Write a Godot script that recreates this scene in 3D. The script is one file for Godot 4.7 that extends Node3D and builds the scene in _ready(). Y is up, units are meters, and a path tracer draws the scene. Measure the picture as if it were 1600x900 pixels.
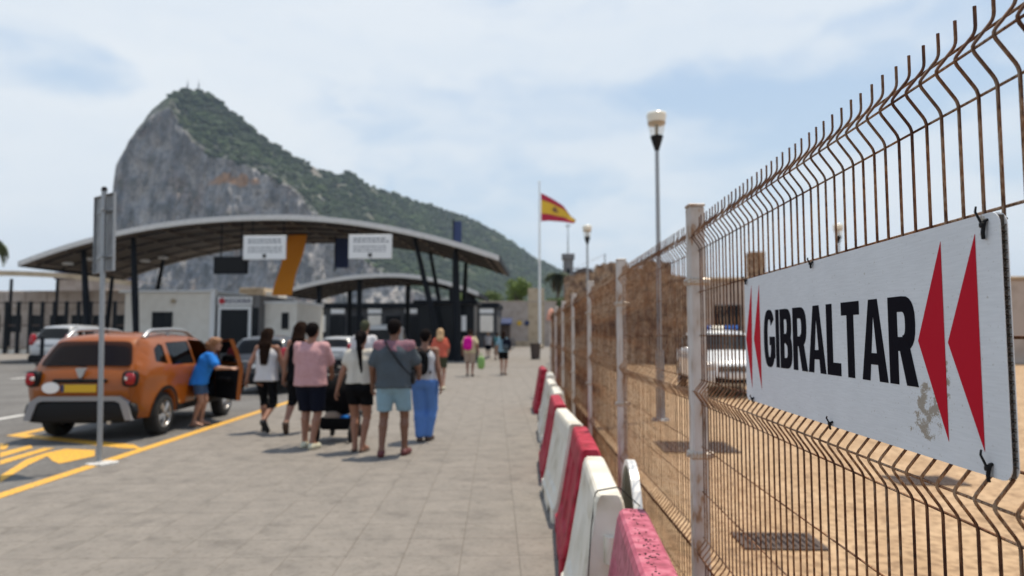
extends Node3D
# A street beside a wire fence: pavement with walkers, kerb and cars on the left, border canopies and a tall rock behind.
# -z runs along the fence, y is up, metres. The photographer stands at the origin.

func _ready() -> void:
	rng.seed = 7
	set_camera()
	set_sky()
	set_sun()
	make_materials()
	build_ground()
	build_rock()
	build_fence()
	build_sign()
	build_barriers()
	build_canopies()
	build_buildings()
	build_yard()
	build_street_furniture()
	build_trees()
	build_cars()
	build_people()


func set_camera() -> void:
	var cam := Camera3D.new()
	cam.name = "camera"
	add_child(cam)
	cam.position = Vector3(0, 1.53, 0)
	cam.rotation_degrees = Vector3(3.914, 2.784, 0)
	var lens := CameraAttributesPhysical.new()
	lens.frustum_focal_length = 24.0
	lens.exposure_aperture = 3.2
	lens.frustum_focus_distance = 1.35
	cam.attributes = lens
	cam.fov = 45.73
	cam.near = 0.05
	cam.far = 9000.0
	cam.current = true


func set_sky() -> void:
	var env := Environment.new()
	env.background_mode = Environment.BG_SKY
	env.tonemap_mode = Environment.TONE_MAPPER_LINEAR
	env.tonemap_exposure = 1.0
	env.sdfgi_enabled = true
	env.ssao_enabled = true
	env.ssil_enabled = true
	env.fog_enabled = true
	env.fog_density = 0.00011
	env.fog_light_color = Color(0.80, 0.88, 0.97)
	var w := 1536
	var h := 768
	var im := Image.create(w, h, false, Image.FORMAT_RGBF)
	var big := noise(1.1, 5, 31)
	var mid := noise(2.6, 6, 77)
	var wisp := noise(5.5, 5, 12)
	for j in h:
		var el := PI * (0.5 - (j + 0.5) / h)
		if el < -0.02:
			break
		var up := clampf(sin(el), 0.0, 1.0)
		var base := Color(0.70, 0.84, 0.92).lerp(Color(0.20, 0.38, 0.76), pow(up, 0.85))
		for k in w:
			var az := TAU * (k + 0.5) / w - PI
			# the cloud sheet lies overhead: directions are spread on a dome flattened towards the horizon
			var q := Vector3(sin(az) * cos(el), sin(el) * 1.9, -cos(az) * cos(el))
			var warp := wisp.get_noise_3d(q.x, q.y, q.z)
			var a := big.get_noise_3d(q.x + warp * 0.12 + 3.0, q.y * 1.3 + warp * 0.1, q.z)
			var b := mid.get_noise_3d(q.x * 0.8 + warp * 0.10, q.y * 1.5, q.z * 0.8)
			var cover := smoothstep(-0.22, 0.42, a * 0.9 + b * 0.55 + 0.17)
			cover = clampf(cover + 0.25 * exp(-up * 9.0), 0.0, 1.0)
			var cl := Color(0.90, 0.94, 0.97).lerp(Color(0.80, 0.87, 0.94), clampf(b * 1.2 + 0.4, 0.0, 1.0))
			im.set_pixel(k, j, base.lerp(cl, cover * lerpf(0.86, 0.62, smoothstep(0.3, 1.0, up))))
	im.fill_rect(Rect2i(0, h / 2 + 4, w, h / 2 - 4), Color(0.30, 0.28, 0.25))
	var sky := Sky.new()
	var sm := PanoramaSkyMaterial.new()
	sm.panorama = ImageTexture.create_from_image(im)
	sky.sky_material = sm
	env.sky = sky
	var we := WorldEnvironment.new()
	we.name = "environment"
	we.environment = env
	add_child(we)


func set_sun() -> void:
	var sun := DirectionalLight3D.new()
	sun.name = "sun"
	sun.light_energy = 1.6
	sun.light_color = Color(1.0, 0.95, 0.87)
	sun.light_angular_distance = 0.53
	sun.shadow_enabled = true
	add_child(sun)
	sun.look_at_from_position(Vector3(0.20, 0.955, -0.20) * 10.0, Vector3.ZERO, Vector3.FORWARD)

# ---------------------------------------------------------------- mesh helpers
class Mb:
	var v := PackedVector3Array()
	var n := PackedVector3Array()
	var c := PackedColorArray()
	var uv := PackedVector2Array()
	var i := PackedInt32Array()
	var col := Color.WHITE

	func vert(p: Vector3, nn: Vector3) -> int:
		v.append(p)
		n.append(nn)
		c.append(col)
		return v.size() - 1

	func face(a: int, b: int, d: int) -> void:
		# clockwise front faces, turned to agree with the vertex normals
		if (v[d] - v[a]).cross(v[b] - v[a]).dot(n[a] + n[b] + n[d]) < 0.0:
			i.append_array([a, d, b])
		else:
			i.append_array([a, b, d])

	func tri(a: Vector3, b: Vector3, d: Vector3, nn: Vector3) -> void:
		var k := v.size()
		vert(a, nn)
		vert(b, nn)
		vert(d, nn)
		face(k, k + 1, k + 2)

	func quad(a: Vector3, b: Vector3, d: Vector3, e: Vector3, nn: Vector3) -> void:
		var k := v.size()
		vert(a, nn)
		vert(b, nn)
		vert(d, nn)
		vert(e, nn)
		face(k, k + 1, k + 2)
		face(k, k + 2, k + 3)

	func box(at: Vector3, size: Vector3, bev := 0.0, bs := Basis.IDENTITY) -> Mb:
		var h := size * 0.5
		var b := minf(bev, minf(h.x, minf(h.y, h.z)) * 0.9)
		for ax in 3:
			for sg: float in [-1.0, 1.0]:
				var nn := Vector3.ZERO
				nn[ax] = sg
				var u := (ax + 1) % 3
				var w := (ax + 2) % 3
				var q := []
				for k in [[-1, -1], [1, -1], [1, 1], [-1, 1]]:
					var p := Vector3.ZERO
					p[ax] = sg * h[ax]
					p[u] = k[0] * (h[u] - b)
					p[w] = k[1] * (h[w] - b)
					q.append(at + bs * p)
				quad(q[0], q[1], q[2], q[3], bs * nn)
		if b > 0.0:
			for ax in 3:
				var u := (ax + 1) % 3
				var w := (ax + 2) % 3
				for su: float in [-1.0, 1.0]:
					for sw: float in [-1.0, 1.0]:
						var nn := Vector3.ZERO
						nn[u] = su
						nn[w] = sw
						nn = nn.normalized()
						var q := []
						for e in [[-1, 0], [1, 0], [1, 1], [-1, 1]]:
							var p := Vector3.ZERO
							p[ax] = e[0] * (h[ax] - b)
							p[u] = su * (h[u] - (b if e[1] else 0.0))
							p[w] = sw * (h[w] - (0.0 if e[1] else b))
							q.append(at + bs * p)
						quad(q[0], q[1], q[2], q[3], bs * nn)
			for sx: float in [-1.0, 1.0]:
				for sy: float in [-1.0, 1.0]:
					for sz: float in [-1.0, 1.0]:
						var s := Vector3(sx, sy, sz)
						var q := []
						for ax in 3:
							var p := Vector3.ZERO
							for k in 3:
								p[k] = s[k] * (h[k] - (0.0 if k == ax else b))
							q.append(at + bs * p)
						tri(q[0], q[1], q[2], bs * s.normalized())
		return self

	func tube(path: Array, rad, sides := 8, caps := true, squash := 1.0) -> Mb:
		var up := Vector3.UP
		var first: Vector3 = (path[1] - path[0]).normalized()
		if absf(first.dot(up)) > 0.9:
			up = Vector3.RIGHT
		var k0 := v.size()
		var m := path.size()
		for j in m:
			var t: Vector3
			if j == 0:
				t = path[1] - path[0]
			elif j == m - 1:
				t = path[j] - path[j - 1]
			else:
				t = (path[j + 1] - path[j]).normalized() + (path[j] - path[j - 1]).normalized()
			t = t.normalized()
			up = (up - t * up.dot(t)).normalized()
			var side := t.cross(up)
			var r: float = rad[j] if rad is Array else rad
			for s in sides:
				var a := TAU * s / sides
				var dir := up * cos(a) + side * sin(a) * squash
				vert(path[j] + dir * r, dir.normalized())
		for j in m - 1:
			for s in sides:
				var a := k0 + j * sides + s
				var b := k0 + j * sides + (s + 1) % sides
				face(a, b, b + sides)
				face(a, b + sides, a + sides)
		if caps:
			for e in 2:
				var j := 0 if e == 0 else m - 1
				var t: Vector3 = (path[0] - path[1]).normalized() if e == 0 else (path[m - 1] - path[m - 2]).normalized()
				var cc := vert(path[j], t)
				var kk := v.size()
				for s in sides:
					vert(v[k0 + j * sides + s], t)
				for s in sides:
					face(cc, kk + s, kk + (s + 1) % sides)
		return self

	func lathe(prof: Array, sides := 16, xf := Transform3D.IDENTITY) -> Mb:
		# profile of (radius, height) pairs about the y axis
		var k0 := v.size()
		for j in prof.size():
			var a: Vector2 = prof[maxi(j - 1, 0)]
			var b: Vector2 = prof[mini(j + 1, prof.size() - 1)]
			var t := (b - a).normalized()
			var nr := Vector2(t.y, -t.x)
			for s in sides:
				var an := TAU * s / sides
				var dir := Vector3(cos(an), 0, sin(an))
				vert(xf * (dir * prof[j].x + Vector3.UP * prof[j].y), (xf.basis * (dir * nr.x + Vector3.UP * nr.y)).normalized())
		for j in prof.size() - 1:
			for s in sides:
				var a := k0 + j * sides + s
				var b := k0 + j * sides + (s + 1) % sides
				face(a, b, b + sides)
				face(a, b + sides, a + sides)
		return self

	func prism(poly: PackedVector2Array, z0: float, z1: float, xf := Transform3D.IDENTITY, bev := 0.0) -> Mb:
		# polygon in xy, pushed along z from z0 to z1
		var tris := Geometry2D.triangulate_polygon(poly)
		var small := poly
		if bev > 0.0:
			var q := Geometry2D.offset_polygon(poly, -bev)
			if q.size() == 1 and q[0].size() == poly.size():
				small = poly
		for e in 2:
			var z := z0 if e == 0 else z1
			var nn := xf.basis * Vector3(0, 0, -1 if e == 0 else 1) * signf(z1 - z0)
			for k in range(0, tris.size(), 3):
				var p := []
				for m in 3:
					p.append(xf * Vector3(small[tris[k + m]].x, small[tris[k + m]].y, z))
				tri(p[0], p[1], p[2], nn)
		var cw := 1.0 if Geometry2D.is_polygon_clockwise(poly) else -1.0
		for k in poly.size():
			var a := poly[k]
			var b := poly[(k + 1) % poly.size()]
			var e := (b - a).normalized()
			var nn := xf.basis * Vector3(-e.y * cw, e.x * cw, 0)
			quad(xf * Vector3(a.x, a.y, z0), xf * Vector3(b.x, b.y, z0), xf * Vector3(b.x, b.y, z1), xf * Vector3(a.x, a.y, z1), nn)
		return self

	func grid(pts: Array, flip_to: Vector3) -> Mb:
		# rows of points joined by quads with smooth normals; flip_to is roughly the way the sheet faces
		var rows := pts.size()
		var cols: int = pts[0].size()
		var k0 := v.size()
		for r in rows:
			for q in cols:
				var du: Vector3 = pts[r][mini(q + 1, cols - 1)] - pts[r][maxi(q - 1, 0)]
				var dv: Vector3 = pts[mini(r + 1, rows - 1)][q] - pts[maxi(r - 1, 0)][q]
				var nn := du.cross(dv).normalized()
				if nn.dot(flip_to) < 0.0:
					nn = -nn
				vert(pts[r][q], nn)
		for r in rows - 1:
			for q in cols - 1:
				var a := k0 + r * cols + q
				face(a, a + 1, a + cols + 1)
				face(a, a + cols + 1, a + cols)
		return self

	func blob(at: Vector3, r: Vector3, p := 2.0, su := 14, sv := 9, bs := Basis.IDENTITY) -> Mb:
		# superellipsoid: p 2 is an ellipsoid, higher is boxier
		var e := 2.0 / p
		var rows := []
		for a in sv:
			var row := []
			var la := -PI / 2 + PI * a / (sv - 1)
			for b in su + 1:
				var lo := TAU * b / su
				var ca := signf(cos(la)) * pow(absf(cos(la)), e)
				row.append(at + bs * Vector3(r.x * ca * signf(cos(lo)) * pow(absf(cos(lo)), e), r.y * signf(sin(la)) * pow(absf(sin(la)), e), r.z * ca * signf(sin(lo)) * pow(absf(sin(lo)), e)))
			rows.append(row)
		var k0 := v.size()
		for row in rows:
			for q in row:
				var l: Vector3 = bs.inverse() * (q - at)
				var nn := Vector3(signf(l.x) * pow(absf(l.x / r.x), p - 1) / r.x, signf(l.y) * pow(absf(l.y / r.y), p - 1) / r.y, signf(l.z) * pow(absf(l.z / r.z), p - 1) / r.z)
				vert(q, (bs * nn).normalized())
		for a in sv - 1:
			for b in su:
				var k := k0 + a * (su + 1) + b
				face(k, k + 1, k + su + 2)
				face(k, k + su + 2, k + su + 1)
		return self

	func join(o: Mb, xf := Transform3D.IDENTITY) -> Mb:
		var k0 := v.size()
		var nb := xf.basis.orthonormalized()
		if xf.basis.determinant() < 0.0:
			nb = xf.basis
		for k in o.v.size():
			v.append(xf * o.v[k])
			n.append((nb * o.n[k]).normalized())
			c.append(o.c[k])
		for k in range(0, o.i.size(), 3):
			face(k0 + o.i[k], k0 + o.i[k + 1], k0 + o.i[k + 2])
		return self

	func mesh() -> ArrayMesh:
		var a := []
		a.resize(Mesh.ARRAY_MAX)
		a[Mesh.ARRAY_VERTEX] = v
		a[Mesh.ARRAY_NORMAL] = n
		a[Mesh.ARRAY_COLOR] = c
		if uv.size() == v.size():
			a[Mesh.ARRAY_TEX_UV] = uv
		a[Mesh.ARRAY_INDEX] = i
		var m := ArrayMesh.new()
		m.add_surface_from_arrays(Mesh.PRIMITIVE_TRIANGLES, a)
		return m


# a distance field on a grid, meshed as surface nets
class Field:
	var o: Vector3
	var h: float
	var nx: int
	var ny: int
	var nz: int
	var d := PackedFloat32Array()

	func _init(lo: Vector3, hi: Vector3, cell: float) -> void:
		o = lo
		h = cell
		nx = int((hi.x - lo.x) / cell) + 2
		ny = int((hi.y - lo.y) / cell) + 2
		nz = int((hi.z - lo.z) / cell) + 2
		d.resize(nx * ny * nz)
		d.fill(0.5)

	func cap(a: Vector3, b: Vector3, ra: float, rb: float, k := 0.03) -> void:
		var m := maxf(ra, rb) + k + 2.0 * h
		var lo := (a.min(b) - Vector3.ONE * m - o) / h
		var hi := (a.max(b) + Vector3.ONE * m - o) / h
		var x0 := maxi(0, int(lo.x))
		var x1 := mini(nx - 1, int(hi.x) + 1)
		var ab := b - a
		var l2 := maxf(ab.length_squared(), 1e-9)
		var dr := rb - ra
		for z in range(maxi(0, int(lo.z)), mini(nz - 1, int(hi.z) + 1) + 1):
			for y in range(maxi(0, int(lo.y)), mini(ny - 1, int(hi.y) + 1) + 1):
				var at := (z * ny + y) * nx
				var p := Vector3(o.x + x0 * h, o.y + y * h, o.z + z * h) - a
				for x in range(x0, x1 + 1):
					var t := clampf(p.dot(ab) / l2, 0.0, 1.0)
					var q := (p - ab * t).length() - ra - dr * t
					var e := d[at + x]
					var w := maxf(k - absf(e - q), 0.0)
					d[at + x] = minf(e, q) - w * w * 0.25 / k
					p.x += h

	func cut(nn: Vector3, cc: float) -> void:
		# keep the side where nn . p < cc
		var at := 0
		for z in nz:
			for y in ny:
				var e := nn.dot(Vector3(o.x, o.y + y * h, o.z + z * h)) - cc
				for x in nx:
					if d[at] < e:
						d[at] = e
					at += 1
					e += nn.x * h

	func ripple(f: FastNoiseLite, amp: float, st := Vector3.ONE) -> void:
		var at := 0
		for z in nz:
			for y in ny:
				for x in nx:
					if d[at] < 0.06:
						d[at] += amp * f.get_noise_3d((o.x + x * h) * st.x, (o.y + y * h) * st.y, (o.z + z * h) * st.z)
					at += 1

	func into(mb: Mb) -> Mb:
		var id := PackedInt32Array()
		id.resize(nx * ny * nz)
		id.fill(-1)
		var sx := 1
		var sy := nx
		var sz := nx * ny
		var k0 := mb.v.size()
		var offs := [0, sx, sy, sx + sy, sz, sz + sx, sz + sy, sz + sx + sy]
		var corner := [Vector3(0, 0, 0), Vector3(1, 0, 0), Vector3(0, 1, 0), Vector3(1, 1, 0), Vector3(0, 0, 1), Vector3(1, 0, 1), Vector3(0, 1, 1), Vector3(1, 1, 1)]
		var edges := [[0, 1], [2, 3], [4, 5], [6, 7], [0, 2], [1, 3], [4, 6], [5, 7], [0, 4], [1, 5], [2, 6], [3, 7]]
		for z in nz - 1:
			for y in ny - 1:
				var at := (z * ny + y) * nx
				for x in nx - 1:
					var a := d[at]
					var b := d[at + 1]
					# most cells lie far from the surface
					if absf(a) < 2.0 * h or a * b <= 0.0:
						var neg := 0
						for k in 8:
							if d[at + offs[k]] < 0.0:
								neg += 1
						if neg > 0 and neg < 8:
							var s := Vector3.ZERO
							var cnt := 0
							for e in edges:
								var da := d[at + offs[e[0]]]
								var db := d[at + offs[e[1]]]
								if (da < 0.0) != (db < 0.0):
									s += corner[e[0]].lerp(corner[e[1]], da / (da - db))
									cnt += 1
							id[at] = mb.vert(o + (Vector3(x, y, z) + s / cnt) * h, Vector3.ZERO)
					at += 1
		var tri := PackedInt32Array()
		for z in range(1, nz - 1):
			for y in range(1, ny - 1):
				var at := (z * ny + y) * nx + 1
				for x in range(1, nx - 1):
					if id[at] >= 0:
						var neg := d[at] < 0.0
						for ax in 3:
							var st: int = [sx, sy, sz][ax]
							if neg != (d[at + st] < 0.0):
								var u: int = [sy, sz, sx][ax]
								var w: int = [sz, sx, sy][ax]
								var q0 := id[at]
								var q1 := id[at - u]
								var q2 := id[at - u - w]
								var q3 := id[at - w]
								if q0 < 0 or q1 < 0 or q2 < 0 or q3 < 0:
									continue
								if neg:
									tri.append_array([q0, q1, q2, q0, q2, q3])
								else:
									tri.append_array([q0, q2, q1, q0, q3, q2])
					at += 1
		for k in range(0, tri.size(), 3):
			var a := tri[k]
			var b := tri[k + 1]
			var e := tri[k + 2]
			var nn := (mb.v[e] - mb.v[a]).cross(mb.v[b] - mb.v[a])
			mb.n[a] += nn
			mb.n[b] += nn
			mb.n[e] += nn
		# make sure that the normals point outward (up the field)
		var vote := 0.0
		for k in range(k0, mb.v.size(), 17):
			var g := (mb.v[k] - o) / h
			var x := clampi(int(round(g.x)), 1, nx - 2)
			var y := clampi(int(round(g.y)), 1, ny - 2)
			var z := clampi(int(round(g.z)), 1, nz - 2)
			var at := (z * ny + y) * nx + x
			vote += mb.n[k].normalized().dot(Vector3(d[at + sx] - d[at - sx], d[at + sy] - d[at - sy], d[at + sz] - d[at - sz]))
		for k in range(k0, mb.v.size()):
			mb.n[k] = mb.n[k].normalized() * (1.0 if vote > 0.0 else -1.0)
		for k in range(0, tri.size(), 3):
			mb.face(tri[k], tri[k + 1], tri[k + 2])
		return mb


# ---------------------------------------------------------------- scene helpers
var names := {}
var M := {}
var rng := RandomNumberGenerator.new()


func numbered(n: String) -> String:
	if not names.has(n):
		names[n] = 0
		return n
	names[n] += 1
	return "%s_%03d" % [n, names[n]]


func tag(o: Node, label: String, category: String, group := "", kind := ""):
	if label:
		o.set_meta("label", label)
	if category:
		o.set_meta("category", category)
	if group:
		o.set_meta("group", group)
	if kind:
		o.set_meta("kind", kind)
	return o


func thing(called: String, label: String, category: String, at := Vector3.ZERO, turn := 0.0, group := "") -> Node3D:
	var o := Node3D.new()
	o.name = numbered(called)
	add_child(o)
	o.position = at
	o.rotation.y = turn
	tag(o, label, category, group)
	return o


func obj(called: String, m, material: Material, parent: Node = null) -> MeshInstance3D:
	var o := MeshInstance3D.new()
	o.mesh = m.mesh() if m is Mb else m
	o.material_override = material
	if parent == null:
		o.name = numbered(called)
		add_child(o)
	else:
		o.name = called
		parent.add_child(o, true)
	return o


func structure(called: String, m, material: Material) -> MeshInstance3D:
	var o := obj(called, m, material)
	o.set_meta("kind", "structure")
	return o


func lin(r: float, g: float, b: float, a := 1.0) -> Color:
	var c := Color(r, g, b).linear_to_srgb()
	c.a = a
	return c


func flat(key: String, c: Color, rough := 0.6, metal := 0.0) -> StandardMaterial3D:
	var m := StandardMaterial3D.new()
	m.resource_name = key
	m.albedo_color = c
	m.roughness = rough
	m.metallic = metal
	M[key] = m
	return m


func noise(freq: float, oct := 4, sd := 1, kind := FastNoiseLite.TYPE_SIMPLEX_SMOOTH) -> FastNoiseLite:
	var f := FastNoiseLite.new()
	f.noise_type = kind
	f.frequency = freq
	f.fractal_octaves = oct
	f.seed = sd
	return f


func ramp_tex(stops: Array, freq: float, oct := 5, sd := 1, size := 512, kind := FastNoiseLite.TYPE_SIMPLEX_SMOOTH) -> NoiseTexture2D:
	var t := NoiseTexture2D.new()
	t.width = size
	t.height = size
	t.seamless = true
	t.noise = noise(freq, oct, sd, kind)
	var g := Gradient.new()
	g.offsets = PackedFloat32Array()
	g.colors = PackedColorArray()
	for s in stops:
		g.add_point(s[0], s[1])
	t.color_ramp = g
	return t


# a material whose colour is noise through a ramp, laid in the world from three sides
func noisy(key: String, stops: Array, freq: float, scale, rough := 0.8, metal := 0.0, sd := 1, bump := 0.0, world := true) -> StandardMaterial3D:
	var m := flat(key, Color.WHITE, rough, metal)
	m.albedo_texture = ramp_tex(stops, freq, 5, sd)
	m.uv1_triplanar = true
	m.uv1_world_triplanar = world
	m.uv1_scale = scale if scale is Vector3 else Vector3.ONE * scale
	if bump > 0.0:
		m.heightmap_enabled = true
		m.heightmap_texture = ramp_tex([[0.0, Color.BLACK], [1.0, Color.WHITE]], freq * 1.7, 5, sd + 40, 512)
		m.heightmap_scale = bump
	return m


func add_detail(m: StandardMaterial3D, stops: Array, freq: float, sd := 9) -> void:
	m.detail_enabled = true
	m.detail_blend_mode = BaseMaterial3D.BLEND_MODE_MUL
	m.detail_albedo = ramp_tex(stops, freq, 5, sd)
	m.detail_uv_layer = BaseMaterial3D.DETAIL_UV_1


func glass(key: String, c: Color, alpha: float) -> StandardMaterial3D:
	var m := flat(key, Color(c.r, c.g, c.b, alpha), 0.04)
	m.transparency = BaseMaterial3D.TRANSPARENCY_ALPHA
	return m


func ease_path(pts: Array, r: float, steps := 4) -> Array:
	# rounds the corners of a polyline
	var out := [pts[0]]
	for k in range(1, pts.size() - 1):
		var a: Vector3 = pts[k] + (pts[k - 1] - pts[k]).normalized() * minf(r, pts[k].distance_to(pts[k - 1]) * 0.45)
		var b: Vector3 = pts[k] + (pts[k + 1] - pts[k]).normalized() * minf(r, pts[k].distance_to(pts[k + 1]) * 0.45)
		for s in steps + 1:
			var t := float(s) / steps
			out.append(a.lerp(pts[k], t).lerp(pts[k].lerp(b, t), t))
	out.append(pts[-1])
	return out


# ---------------------------------------------------------------- materials
func make_materials() -> void:
	# paving: five tones of the same worn concrete
	for k in 5:
		var t := 0.90 + 0.015 * k
		var m := noisy("paving_%d" % k, [[0.0, lin(0.150 * t, 0.134 * t, 0.118 * t)], [0.36, lin(0.205 * t, 0.186 * t, 0.163 * t)], [0.62, lin(0.222 * t, 0.200 * t, 0.175 * t)], [1.0, lin(0.245 * t, 0.222 * t, 0.194 * t)]], 0.012, 0.37 + 0.03 * k, 0.85, 0.0, 3 + k, 0.12)
		add_detail(m, [[0.0, Color(0.86, 0.85, 0.83)], [0.5, Color.WHITE], [1.0, Color(0.95, 0.94, 0.93)]], 0.06, 60 + k)
	noisy("joint", [[0.3, lin(0.135, 0.12, 0.105)], [0.7, lin(0.175, 0.158, 0.14)]], 0.05, 1.0, 0.95)
	var asphalt := noisy("asphalt", [[0.2, lin(0.115, 0.109, 0.102)], [0.5, lin(0.135, 0.129, 0.121)], [0.8, lin(0.155, 0.148, 0.139)]], 0.008, 0.15, 0.9, 0.0, 8, 0.2)
	add_detail(asphalt, [[0.3, Color(0.88, 0.88, 0.88)], [0.6, Color.WHITE]], 0.12, 5)
	noisy("yellow_paint", [[0.22, lin(0.32, 0.22, 0.09)], [0.36, lin(0.62, 0.33, 0.035)], [1.0, lin(0.74, 0.41, 0.045)]], 0.03, 1.2, 0.7, 0.0, 14)
	noisy("white_paint", [[0.25, lin(0.22, 0.21, 0.20)], [0.42, lin(0.55, 0.54, 0.51)], [1.0, lin(0.62, 0.61, 0.58)]], 0.03, 1.0, 0.7, 0.0, 15)
	var sand := noisy("sand", [[0.15, lin(0.36, 0.235, 0.130)], [0.5, lin(0.42, 0.280, 0.160)], [0.85, lin(0.465, 0.320, 0.19)]], 0.010, 0.18, 0.95, 0.0, 21, 0.5)
	add_detail(sand, [[0.2, Color(0.78, 0.76, 0.74)], [0.6, Color.WHITE]], 0.09, 33)
	noisy("earth", [[0.3, lin(0.16, 0.13, 0.095)], [0.7, lin(0.24, 0.20, 0.15)]], 0.01, 0.02, 1.0, 0.0, 5)
	# fence
	var rust := noisy("rusty_wire", [[0.22, lin(0.05, 0.025, 0.012)], [0.38, lin(0.22, 0.105, 0.042)], [0.52, lin(0.31, 0.205, 0.125)], [0.66, lin(0.38, 0.32, 0.26)], [0.80, lin(0.27, 0.145, 0.065)]], 0.022, Vector3(9, 2.6, 9), 0.62, 0.1, 4)
	rust.metallic_specular = 0.4
	# broad patches where the rust runs deeper
	rust.detail_enabled = true
	rust.detail_blend_mode = BaseMaterial3D.BLEND_MODE_MUL
	rust.detail_albedo = ramp_tex([[0.30, Color(0.52, 0.38, 0.30)], [0.45, Color(0.95, 0.80, 0.66)], [0.62, Color.WHITE]], 0.012, 4, 71)
	rust.detail_uv_layer = BaseMaterial3D.DETAIL_UV_2
	rust.uv2_triplanar = true
	rust.uv2_world_triplanar = true
	rust.uv2_scale = Vector3(0.55, 0.35, 0.55)
	noisy("post_paint", [[0.14, lin(0.27, 0.15, 0.08)], [0.27, lin(0.43, 0.37, 0.32)], [0.5, lin(0.50, 0.455, 0.42)], [0.8, lin(0.55, 0.52, 0.49)]], 0.012, Vector3(2.0, 0.7, 2.0), 0.55, 0.0, 6)
	noisy("clamp_zinc", [[0.3, lin(0.40, 0.30, 0.21)], [0.7, lin(0.52, 0.49, 0.45)]], 0.03, 6.0, 0.45, 0.3, 7)
	flat("black_plastic", lin(0.009, 0.009, 0.010), 0.5).metallic_specular = 0.3
	flat("dark_plastic", lin(0.014, 0.014, 0.015), 0.7).metallic_specular = 0.25
	flat("letter_ink", lin(0.010, 0.009, 0.013), 0.8).metallic_specular = 0.12
	flat("arrow_red", lin(0.48, 0.004, 0.020), 0.6).metallic_specular = 0.25
	flat("core_brown", lin(0.085, 0.066, 0.052), 0.8)
	# barriers
	noisy("barrier_red", [[0.2, lin(0.22, 0.012, 0.022)], [0.5, lin(0.37, 0.022, 0.042)], [0.8, lin(0.43, 0.045, 0.075)]], 0.012, 1.1, 0.55, 0.0, 8).metallic_specular = 0.3
	noisy("barrier_pink", [[0.2, lin(0.28, 0.050, 0.080)], [0.5, lin(0.42, 0.085, 0.135)], [0.8, lin(0.50, 0.15, 0.20)]], 0.012, 2.2, 0.5, 0.0, 9)
	noisy("barrier_white", [[0.12, lin(0.40, 0.34, 0.25)], [0.34, lin(0.60, 0.56, 0.46)], [0.5, lin(0.68, 0.64, 0.55)], [0.8, lin(0.74, 0.71, 0.63)]], 0.008, 0.6, 0.45, 0.0, 10)
	flat("pit", lin(0.02, 0.012, 0.014), 0.9)
	# metal, walls
	flat("steel_dark", lin(0.009, 0.011, 0.015), 0.6).metallic_specular = 0.25
	noisy("galvanised", [[0.3, lin(0.25, 0.26, 0.27)], [0.7, lin(0.36, 0.37, 0.38)]], 0.03, 3.0, 0.45, 0.5, 12)
	noisy("sign_back", [[0.3, lin(0.24, 0.245, 0.25)], [0.7, lin(0.33, 0.335, 0.34)]], 0.02, Vector3(2, 0.4, 2), 0.5, 0.4, 13)
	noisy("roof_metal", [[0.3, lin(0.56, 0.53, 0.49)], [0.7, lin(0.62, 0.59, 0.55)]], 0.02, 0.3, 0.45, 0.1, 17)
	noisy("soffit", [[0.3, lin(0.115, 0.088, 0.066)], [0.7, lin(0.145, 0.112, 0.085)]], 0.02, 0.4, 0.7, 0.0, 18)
	noisy("white_wall", [[0.25, lin(0.74, 0.69, 0.61)], [0.6, lin(0.79, 0.74, 0.66)]], 0.01, 0.25, 0.75, 0.0, 19)
	noisy("beige_wall", [[0.25, lin(0.34, 0.28, 0.235)], [0.6, lin(0.42, 0.355, 0.305)]], 0.01, 0.12, 0.85, 0.0, 20)
	noisy("tan_wall", [[0.25, lin(0.38, 0.29, 0.19)], [0.6, lin(0.48, 0.38, 0.26)]], 0.01, 0.12, 0.85, 0.0, 25)
	var stone := noisy("old_stone", [[0.18, lin(0.13, 0.085, 0.065)], [0.36, lin(0.25, 0.165, 0.11)], [0.5, lin(0.36, 0.25, 0.16)], [0.64, lin(0.42, 0.32, 0.22)], [0.82, lin(0.26, 0.20, 0.17)]], 0.022, Vector3(0.22, 0.13, 0.22), 0.95, 0.0, 22, 3.0)
	add_detail(stone, [[0.25, Color(0.6, 0.55, 0.52)], [0.55, Color.WHITE]], 0.07, 44)
	noisy("grey_block", [[0.3, lin(0.13, 0.125, 0.125)], [0.7, lin(0.19, 0.185, 0.185)]], 0.01, 0.1, 0.9, 0.0, 23)
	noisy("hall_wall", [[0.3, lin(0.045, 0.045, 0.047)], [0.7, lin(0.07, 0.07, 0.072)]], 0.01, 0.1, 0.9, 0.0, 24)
	flat("shaded_white_plastic", lin(0.10, 0.095, 0.07), 0.7)  # white plastic with the shade on its face painted in as olive
	flat("dark_glass", lin(0.012, 0.014, 0.017), 0.12).metallic_specular = 0.22
	flat("orange_cloth", lin(0.66, 0.235, 0.010), 0.8)
	flat("blue_cloth", lin(0.020, 0.036, 0.105), 0.8)
	flat("white_board", lin(0.78, 0.78, 0.77), 0.5)
	flat("grey_print", lin(0.16, 0.17, 0.19), 0.6)
	flat("red_print", lin(0.45, 0.02, 0.03), 0.6)
	flat("navy_print", lin(0.06, 0.06, 0.12), 0.6)
	flat("flag_red", lin(0.40, 0.015, 0.045), 0.8)
	flat("flag_yellow", lin(0.68, 0.42, 0.03), 0.8)
	flat("flag_arms", lin(0.17, 0.07, 0.06), 0.8)
	for k in ["flag_red", "flag_yellow", "orange_cloth"]:
		M[k].backlight_enabled = true
		M[k].backlight = M[k].albedo_color * 0.5
	glass("lamp_glass", Color(0.93, 0.90, 0.80), 0.25)
	flat("lamp_white", lin(0.78, 0.74, 0.62), 0.25)
	flat("white_gloss", lin(0.72, 0.72, 0.70), 0.3)
	flat("salmon", lin(0.55, 0.26, 0.18), 0.8)
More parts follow.
